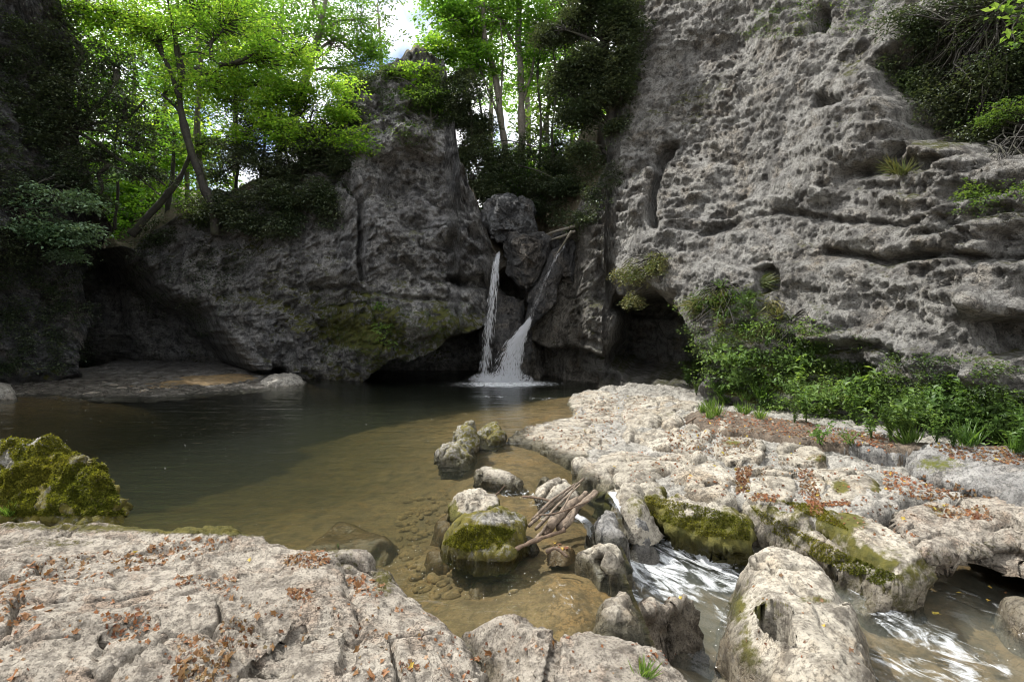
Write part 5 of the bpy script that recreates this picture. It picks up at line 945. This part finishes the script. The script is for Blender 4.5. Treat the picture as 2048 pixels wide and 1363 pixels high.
# ================================================================ driftwood
def log(label, pts, r0, r1, mat='wood', sides=10, rough=.35, cat='driftwood', ends=True):
    q = bend([WZ(*p) for p in pts], 8); q = q+.5*min(r0, .05)*np.stack([pn(q, 2.5, k) for k in (1, 2, 3)], 1); V, f = tube(q, np.linspace(r0, r1, len(q)), sides, 3, rough)
    return tagset(mk('driftwood_log' if r0 > .04 else 'driftwood_branch', V, fixtri(f), M[mat]), label, cat)
log('thickest barkless log on top of the driftwood pile', [(1100,1050,.2),(1130,1020,.2),(1172,985,.26)], .058, .042, rough=.4, sides=14)
log('long thin pale pole along the left side of the driftwood pile', [(1058,1052,.05),(1110,1004,.17),(1168,956,.3)], .022, .012)
log('second thin pole crossing beside the long pale one', [(1072,1058,.05),(1120,1006,.19),(1160,968,.28)], .02, .011)
log('brown log on the right side of the driftwood pile', [(1118,1058,.12),(1150,1020,.2),(1190,982,.28)], .036, .03, rough=.5)
log('bent branch bowing round the right of the driftwood pile', [(1124,1058,.1),(1142,1042,.2),(1152,1014,.26),(1178,998,.26),(1194,984,.28)], .026, .018, rough=.4)
log('short dark splintered log under the thick barkless one', [(1090,1070,.06),(1105,1052,.12),(1140,1034,.16)], .036, .03, 'wetwood', rough=.8)
log('long dark wet branch reaching left in front of the mossy boulder', [(1000,1114,.03),(1048,1090,.07),(1090,1074,.1),(1128,1060,.12)], .022, .026, 'wetwood', rough=.8)
log('thin dark stick in the ripples left of the driftwood pile', [(1046,992,.03),(1075,995,.05),(1106,1003,.06)], .018, .014, 'wetwood')
log('forked dark twig standing up behind the pointed rock', [(986,996,.02),(998,984,.1),(1010,970,.2)], .016, .006, 'wetwood', rough=.2)
log('small stub of wood at the low end of the driftwood pile', [(1072,1078,.04),(1086,1062,.1),(1094,1048,.16)], .022, .014)
log('forked scrap of bark on the small leaf-covered rock', [(1092,1103,.06),(1112,1096,.1),(1134,1112,.04)], .022, .014, 'wetwood')
log('dark stick lying on the earth below the cliff herbs', [(1372,846,.3),(1385,838,.33),(1398,832,.34)], .02, .01, 'wetwood')
log('grey pole half hidden behind the two thin pale ones', [(1064,1040,.08),(1108,996,.22),(1152,966,.24)], .018, .012)
log('splintered stick poking up left out of the driftwood pile', [(1120,1030,.2),(1135,1000,.32),(1152,966,.38)], .014, .006)
log('thin twig lying across the front of the driftwood pile', [(1078,1030,.16),(1120,1024,.3),(1180,1000,.34)], .012, .006, 'wetwood')
# flat piece of stone on the slab
# ================================================================ stones
def pebble(r, seed, res=(7, 10)):
    a, b = res; V = []
    for i in range(a):
        t = math.pi*i/(a-1)
        for j in range(b): p = 2*math.pi*j/b; V.append((math.sin(t)*math.cos(p), math.sin(t)*math.sin(p), math.cos(t)*.6))
    V = np.array(V)+0.; V = V*(1+.28*pn(V, 1.1, seed)[:, None]); f = [(i*b+j, (i+1)*b+j, (i+1)*b+(j+1) % b, i*b+(j+1) % b) for i in range(a-1) for j in range(b)]
    return V*r, np.array(f)
BED = bvh([(bedP, gridfaces(*GX.shape))])
def zero(n): return {'moss': np.full(n, .0), 'wet': np.full(n, .0)}
def cobbles(name, label, cat, group, pts, mat, rr, z=None):
    pr = []
    for i, (x, y) in enumerate(pts):
        p, q = hit(BED, x, y)
        if p is None: continue
        r = R_.uniform(*rr)
        if len(pr) < 5:
            V, f = pebble(1., i+3); o = mk(name, V, f, M[mat], attrs=zero(len(V)), origin=(0, 0, 0)); pr.append(o)
        else: o = pr[R_.integers(5)].copy(); COL.objects.link(o)
        o.location = p+np.array([0, 0, -r*.1]); o.rotation_euler = (R_.uniform(-.2, .2), R_.uniform(-.2, .2), R_.uniform(0, 6.28)); o.scale = (r, r*R_.uniform(.6, .9), r*.8)
        tagset(o, label, cat, group)
pts = [rand_in([(812,1000),(900,985),(915,1040),(860,1075),(840,1110),(940,1140),(905,1205),(830,1180),(790,1110),(800,1050)]) for _ in range(150)]
cobbles('cobble', 'brown cobble on the pool floor under clear water', 'cobble', 'cobbles under the clear shallows', pts, 'bed', (.035, .11))
pts = [rand_in([(930,1150),(1060,1140),(1050,1190),(960,1200),(900,1225)]) for _ in range(14)]
cobbles('cobble', 'drowned brown stone between the big boulder and the foreground ledge', 'cobble', 'stones by the foreground ledge', pts, 'bed', (.04, .09))
for lab, x, y, r in [('pale flat stone at the right of the gravel bar group', 222, 772, .32), ('pale stone left of centre on the gravel bar', 205, 768, .26), ('small pale stone nearest the cave mouth', 210, 760, .16), ('low grey stone on the wet edge of the gravel bar', 186, 788, .28), ('dark flat stone just off the gravel bar', 200, 800, .34), ('single light pebble in the middle of the gravel bar', 262, 769, .14), ('flat pale stone at the back of the left shallows', 155, 766, .26), ('long pale stone at the water line of the bar', 240, 779, .30), ('grey stone far out on the thin end of the bar', 320, 790, .24), ('light stone under the cave roof', 242, 750, .13), ('dark rounded stone beside the left shore', 95, 770, .35)]:
    p, q = hit(BED, x, y); V, f = pebble(1., int(x), (10, 14)); o = mk('stone', V, f, M['layer'] if 'dark' in lab else M['fore'], attrs=zero(len(V)), origin=(0, 0, 0)); o.location = p; o.scale = (r, r*.8, r*.45); tagset(o, lab, 'stone')
tri = []
for i in range(2600):
    x, y = rand_in([(0,760),(120,768),(260,764),(330,775),(480,768),(620,752),(600,770),(470,783),(330,800),(180,806),(60,796),(0,790)] if i % 3 else [(480,765),(620,750),(610,768),(500,778)])
    p, q = hit(BED, x, y)
    if p is None: continue
    r = R_.uniform(.02, .07); V, f = pebble(r, i % 9, (4, 6)); tri.append((V*np.array([1, .8, .6])+p, f))
V, f = join(tri); tagset(mk('gravel', V, f, M['fore'], attrs=zero(len(V))), kind='stuff')
tri = []
for i in range(60):
    x, y = rand_in([(1380,800),(1500,812),(1760,862),(1800,900),(1650,885),(1500,860),(1400,850),(1250,800)]); p, q = hit(ALL, x, y)
    if p is None or q[2] < .4: continue
    r = R_.uniform(.015, .05); V, f = pebble(r, i % 9, (5, 7)); tri.append((V+p, f))
V, f = join(tri); tagset(mk('rubble', V, f, M['shelf'], attrs=zero(len(V))), kind='stuff')
# ================================================================ dead leaves
def deadleaf(seed, L=1.):
    r = np.random.default_rng(seed); n = 10; a = np.linspace(-2.7, 2.7, n); rad = np.where(np.arange(n) % 2, .62, 1.)*(.62+.38*np.cos(a*.5))
    c = r.uniform(.25, .7); x = np.cos(a)*rad; y = np.sin(a)*rad*.8; z = c*.5*(y*y)-.15*c*x*x+.08*r.normal(size=n)
    x = x*r.uniform(.7, 1.2); y = y*r.uniform(.6, 1.1); V = np.vstack([[[-.15, 0, 0]], np.stack([x, y, z], 1)])*.5*L; f = [(0, i+1, i+2) for i in range(n-1)]; return V, np.array(f)
LP = [mk('fallen_leaf', *deadleaf(i), M['litter' if i < 5 else 'yleaf'], smooth=False, origin=(0, 0, 0)) for i in range(7)]
lused = set()
REG = [  # polygon, share, region key
 ([(230,1120),(330,1078),(430,1065),(470,1080),(400,1110),(300,1130)], 46, 'fore'), ([(560,1115),(650,1095),(660,1130),(580,1140)], 34, 'fore'), ([(60,1110),(250,1100),(340,1130),(150,1170),(20,1160)], 40, 'fore'), ([(340,1150),(470,1150),(480,1180),(360,1180)], 18, 'fore'),
 ([(570,1175),(630,1180),(620,1205),(575,1200)], 12, 'fore'), ([(690,1150),(770,1160),(760,1200),(700,1190)], 14, 'fore'), ([(0,1180),(700,1180),(700,1363),(0,1363)], 46, 'fore'), ([(700,1200),(960,1240),(980,1363),(700,1363)], 22, 'fore'), ([(930,1200),(1100,1210),(1400,1340),(1000,1363)], 10, 'fore'), ([(0,1160),(60,1160),(70,1240),(0,1240)], 20, 'fore'),
 ([(360,1270),(460,1280),(460,1363),(340,1363)], 34, 'fore'), ([(200,1230),(300,1210),(320,1260),(220,1290)], 22, 'fore'), ([(440,1240),(500,1230),(520,1290),(450,1300)], 20, 'fore'), ([(1290,1300),(1360,1300),(1350,1330),(1300,1325)], 8, 'fore'), ([(800,1320),(850,1325),(840,1345),(805,1340)], 8, 'fore')]
REG2 = [([(1470,935),(1505,930),(1495,985),(1472,985)], 160), ([(1596,930),(1625,930),(1650,1030),(1620,1030),(1600,980)], 150), ([(1330,860),(1500,860),(1520,900),(1440,915),(1340,900)], 160), ([(1505,985),(1560,990),(1550,1003),(1505,1000)], 50), ([(1615,1003),(1700,1003),(1700,1012),(1620,1012)], 60),
 ([(1850,1010),(1970,1010),(1990,1040),(1880,1035)], 70), ([(1760,940),(1900,960),(1990,995),(1850,1000),(1770,980)], 190), ([(1400,815),(1760,865),(1800,900),(1500,865),(1400,845)], 420), ([(1150,782),(1300,790),(1250,850),(1150,840)], 130), ([(1010,850),(1240,850),(1240,900),(1100,900)], 60), ([(1850,885),(2048,895),(2048,930),(1900,915)], 150), ([(1250,900),(1800,900),(1850,1100),(1500,1000),(1250,960)], 150), ([(1090,1080),(1140,1080),(1140,1098),(1090,1100)], 14), ([(1460,1100),(1720,1160),(1730,1363),(1480,1300)], 14), ([(1300,1165),(1390,1165),(1380,1200),(1310,1195)], 5)]
def leaf_xf(p, q, L):
    e = (Vector(q)+Vector(R_.normal(size=3)*.3)).to_track_quat('Z', 'Y'); e = e.to_matrix() @ __import__('mathutils').Matrix.Rotation(R_.uniform(0, 6.28), 3, 'Z'); return e
cnt = 0
def place_leaf(x, y, L, yel, label, group):
    global cnt
    p, q = hit(ALL, x, y)
    if p is None or q[2] < .2: return
    k = R_.integers(5, 7) if yel else R_.integers(0, 5); o = LP[k]
    if k in lused: o = LP[k].copy(); COL.objects.link(o)
    lused.add(k); o.location = p+q*.008; o.rotation_euler = leaf_xf(p, q, L).to_euler(); o.scale = (L, L*R_.uniform(.6, 1.), L*R_.uniform(.6, 1.3)); tagset(o, label, 'leaf', group); cnt += 1
ZN = ['in the drift along the far left rim', 'in the heap near the mossy hollow', 'on the left side below the mossy rim', 'in the middle of the upper part', 'in the small cluster right of the middle', 'beside the mossy hollow', 'spread over the lower part', 'on the right-hand lobe', 'on the right foreground slab', 'at the left edge of the frame', 'in the drift at the bottom edge', 'in the heap by the left crack', 'in the heap by the central crack', 'in the patch low on the right slab', 'at the foot of the right-hand lobe']
for (pl, n, _), zn in zip(REG, ZN):
    for i in range(n):
        if cnt > 287: break
        x, y = rand_in(pl); place_leaf(x, y, R_.choice([.04, .06, .08, .11])*R_.uniform(.8, 1.2), False, 'red-brown dead leaf on the ledge '+zn, 'dead leaves on the foreground ledge '+zn)
for x, y, t in [(500,1118,'yellow leaf in the middle of the foreground ledge'),(820,1334,'orange leaf near the bottom edge of the foreground ledge'),(272,1104,'yellow leaf on the left part of the foreground ledge'),(1655,1010,'yellow leaf on the mossy edge of the big shelf slab'),(1600,887,'yellow leaf on the far middle of the rock shelf'),(1445,905,'yellow leaf near the centre of the rock shelf'),(1228,933,'yellow leaf by the side channel'),(1110,1086,'yellow leaf on the small rock by the driftwood')]: place_leaf(x, y, .07, True, t, None)
tri = []
def litter_pts(regs, sc_, mat, nm):
    tri = []
    for pl, n in regs:
        for i in range(n):
            x, y = rand_in(pl); p, q = hit(ALL, x, y)
            if p is None or q[2] < .25: continue
            V, f = deadleaf(int(R_.integers(40)), R_.uniform(*sc_)); Rm = np.array(leaf_xf(p, q, 1)); tri.append((V @ Rm.T+p+q*.006, f))
    V, f = join(tri); return tagset(mk(nm, V, f, M[mat], smooth=False), kind='stuff')
litter_pts([(a, int(b*2.4)) for a, b in REG2], (.03, .075), 'litter', 'leaf_litter')
litter_pts([(a, int(b*(3.6 if b != 46 else 1.5))) for a, b, _ in REG], (.015, .055), 'litter', 'leaf_crumbs')
litter_pts([(a, max(2, b//22)) for a, b in REG2], (.05, .09), 'yleaf', 'yellow_litter')
STR = bvh([(np.array([v.co for v in stream.data.vertices])+np.array(stream.location), np.array([p.vertices[:] for p in stream.data.polygons]))])
for x, y, t, c in [(1978,1176,'yellow leaf stranded on the dark wet rock at the right',5),(1922,1188,'small pale yellow leaf left of the stranded one',6),(1976,1203,'oval tan leaf afloat at the right edge of the stream',5),(1834,1214,'orange leaf floating in the right-hand current',1),(1870,1229,'yellow leaf floating beside the orange one',6),(2010,1187,'brown curled leaf beside the pale rock at the right edge',2)]:
    p, q = hit(STR, x, y); o = LP[c].copy(); COL.objects.link(o); o.location = p+np.array([0, 0, .02]); o.rotation_euler = (.1, 0, R_.uniform(0, 6)); o.scale = (.1, .07, .08); tagset(o, t, 'leaf'); o.pop('group', None) if 'group' in o else None
# bubbles and flecks riding on the still water
def flecks(poly, n, z, r, nm):
    P = np.array([WZ(*rand_in(poly), z) for _ in range(n)]); P[:, 2] = z+.004; k = 6; a = np.linspace(0, 2*math.pi, k, endpoint=False); rr = R_.uniform(*r, n)
    V = np.concatenate([(P[:, None]+rr[:, None, None]*np.stack([np.cos(a), np.sin(a), 0*a], 1)[None]), (P+np.array([0, 0, .004]))[:, None]], 1).reshape(-1, 3); i = (np.arange(n)*(k+1))[:, None, None]
    t = np.array([[j, (j+1) % k, k] for j in range(k)])[None]; return V, (i+t).reshape(-1, 3)
m = N('white_bubbles'); d = m.n('BsdfDiffuse'); d.inputs[0].default_value = (.85, .85, .82, 1); m.l(d.outputs[0], m.out.inputs[0]); M['bub'] = m.m
V, f = join([flecks([(200,930),(520,930),(800,1100),(1000,1130),(1150,1180),(1050,1200),(880,1215),(640,1080),(300,1035)], 26, 0., (.002, .003), ''), flecks([(0,800),(220,800),(500,900),(300,960),(200,900),(0,860)], 20, 0., (.004, .007), ''), flecks([(250,790),(1100,790),(1000,860),(600,960),(300,900)], 8, 0., (.006, .010), ''), flecks([(640,1060),(1000,1090),(1100,1180),(900,1210)], 40, 0., (.002, .005), '')])
tagset(mk('water_bubbles', V, f, M['bub']), kind='stuff')
V, f = join([flecks([(1420,1230),(1470,1290),(1540,1363),(1450,1363),(1400,1300)], 8, -.66, (.003, .007), ''), flecks([(1850,1170),(2048,1220),(2048,1363),(1960,1340)], 10, -.6, (.002, .005), '')])
tagset(mk('stream_bubbles', V, f, M['bub']), kind='stuff')
# moss cushions: short tufts over the mossy boulder
MB = bvh([SOLID[i] for i in range(len(SOLID))])
def mosstuft(poly, n, L, nm):
    C = []; Nn = []
    for _ in range(n):
        x, y = rand_in(poly, (.03, 9., -.3))
        p, q = hit(MB, x, y)
        if p is not None: C.append(p); Nn.append(q)
    C = np.array(C); Nn = np.array(Nn); A = Nn+rdir(len(C))*.7+np.array([0, 0, -.2]); A /= np.linalg.norm(A, axis=1)[:, None]
    V, f = leafmesh(C-Nn*.006, A, rdir(len(C)), L*R_.uniform(.5, 1.4, len(C)), .45, .1); tagset(mk(nm, V, f, M['mossf'], smooth=False), kind='stuff')
mosstuft([(0,850),(120,850),(200,900),(250,1030),(0,1030)], 30000, .03, 'moss')
mosstuft([(885,1085),(930,1050),(990,1050),(1030,1060),(1000,1095),(930,1100)], 7000, .024, 'moss')
mosstuft([(1290,990),(1400,1010),(1500,1040),(1500,1080),(1400,1070),(1300,1030)], 9000, .022, 'moss')
mosstuft([(1500,1010),(1600,1060),(1700,1110),(1800,1150),(1760,1170),(1640,1120),(1540,1060)], 6000, .022, 'moss')
mosstuft([(1560,1000),(1640,1010),(1700,1060),(1640,1040)], 4000, .022, 'moss')
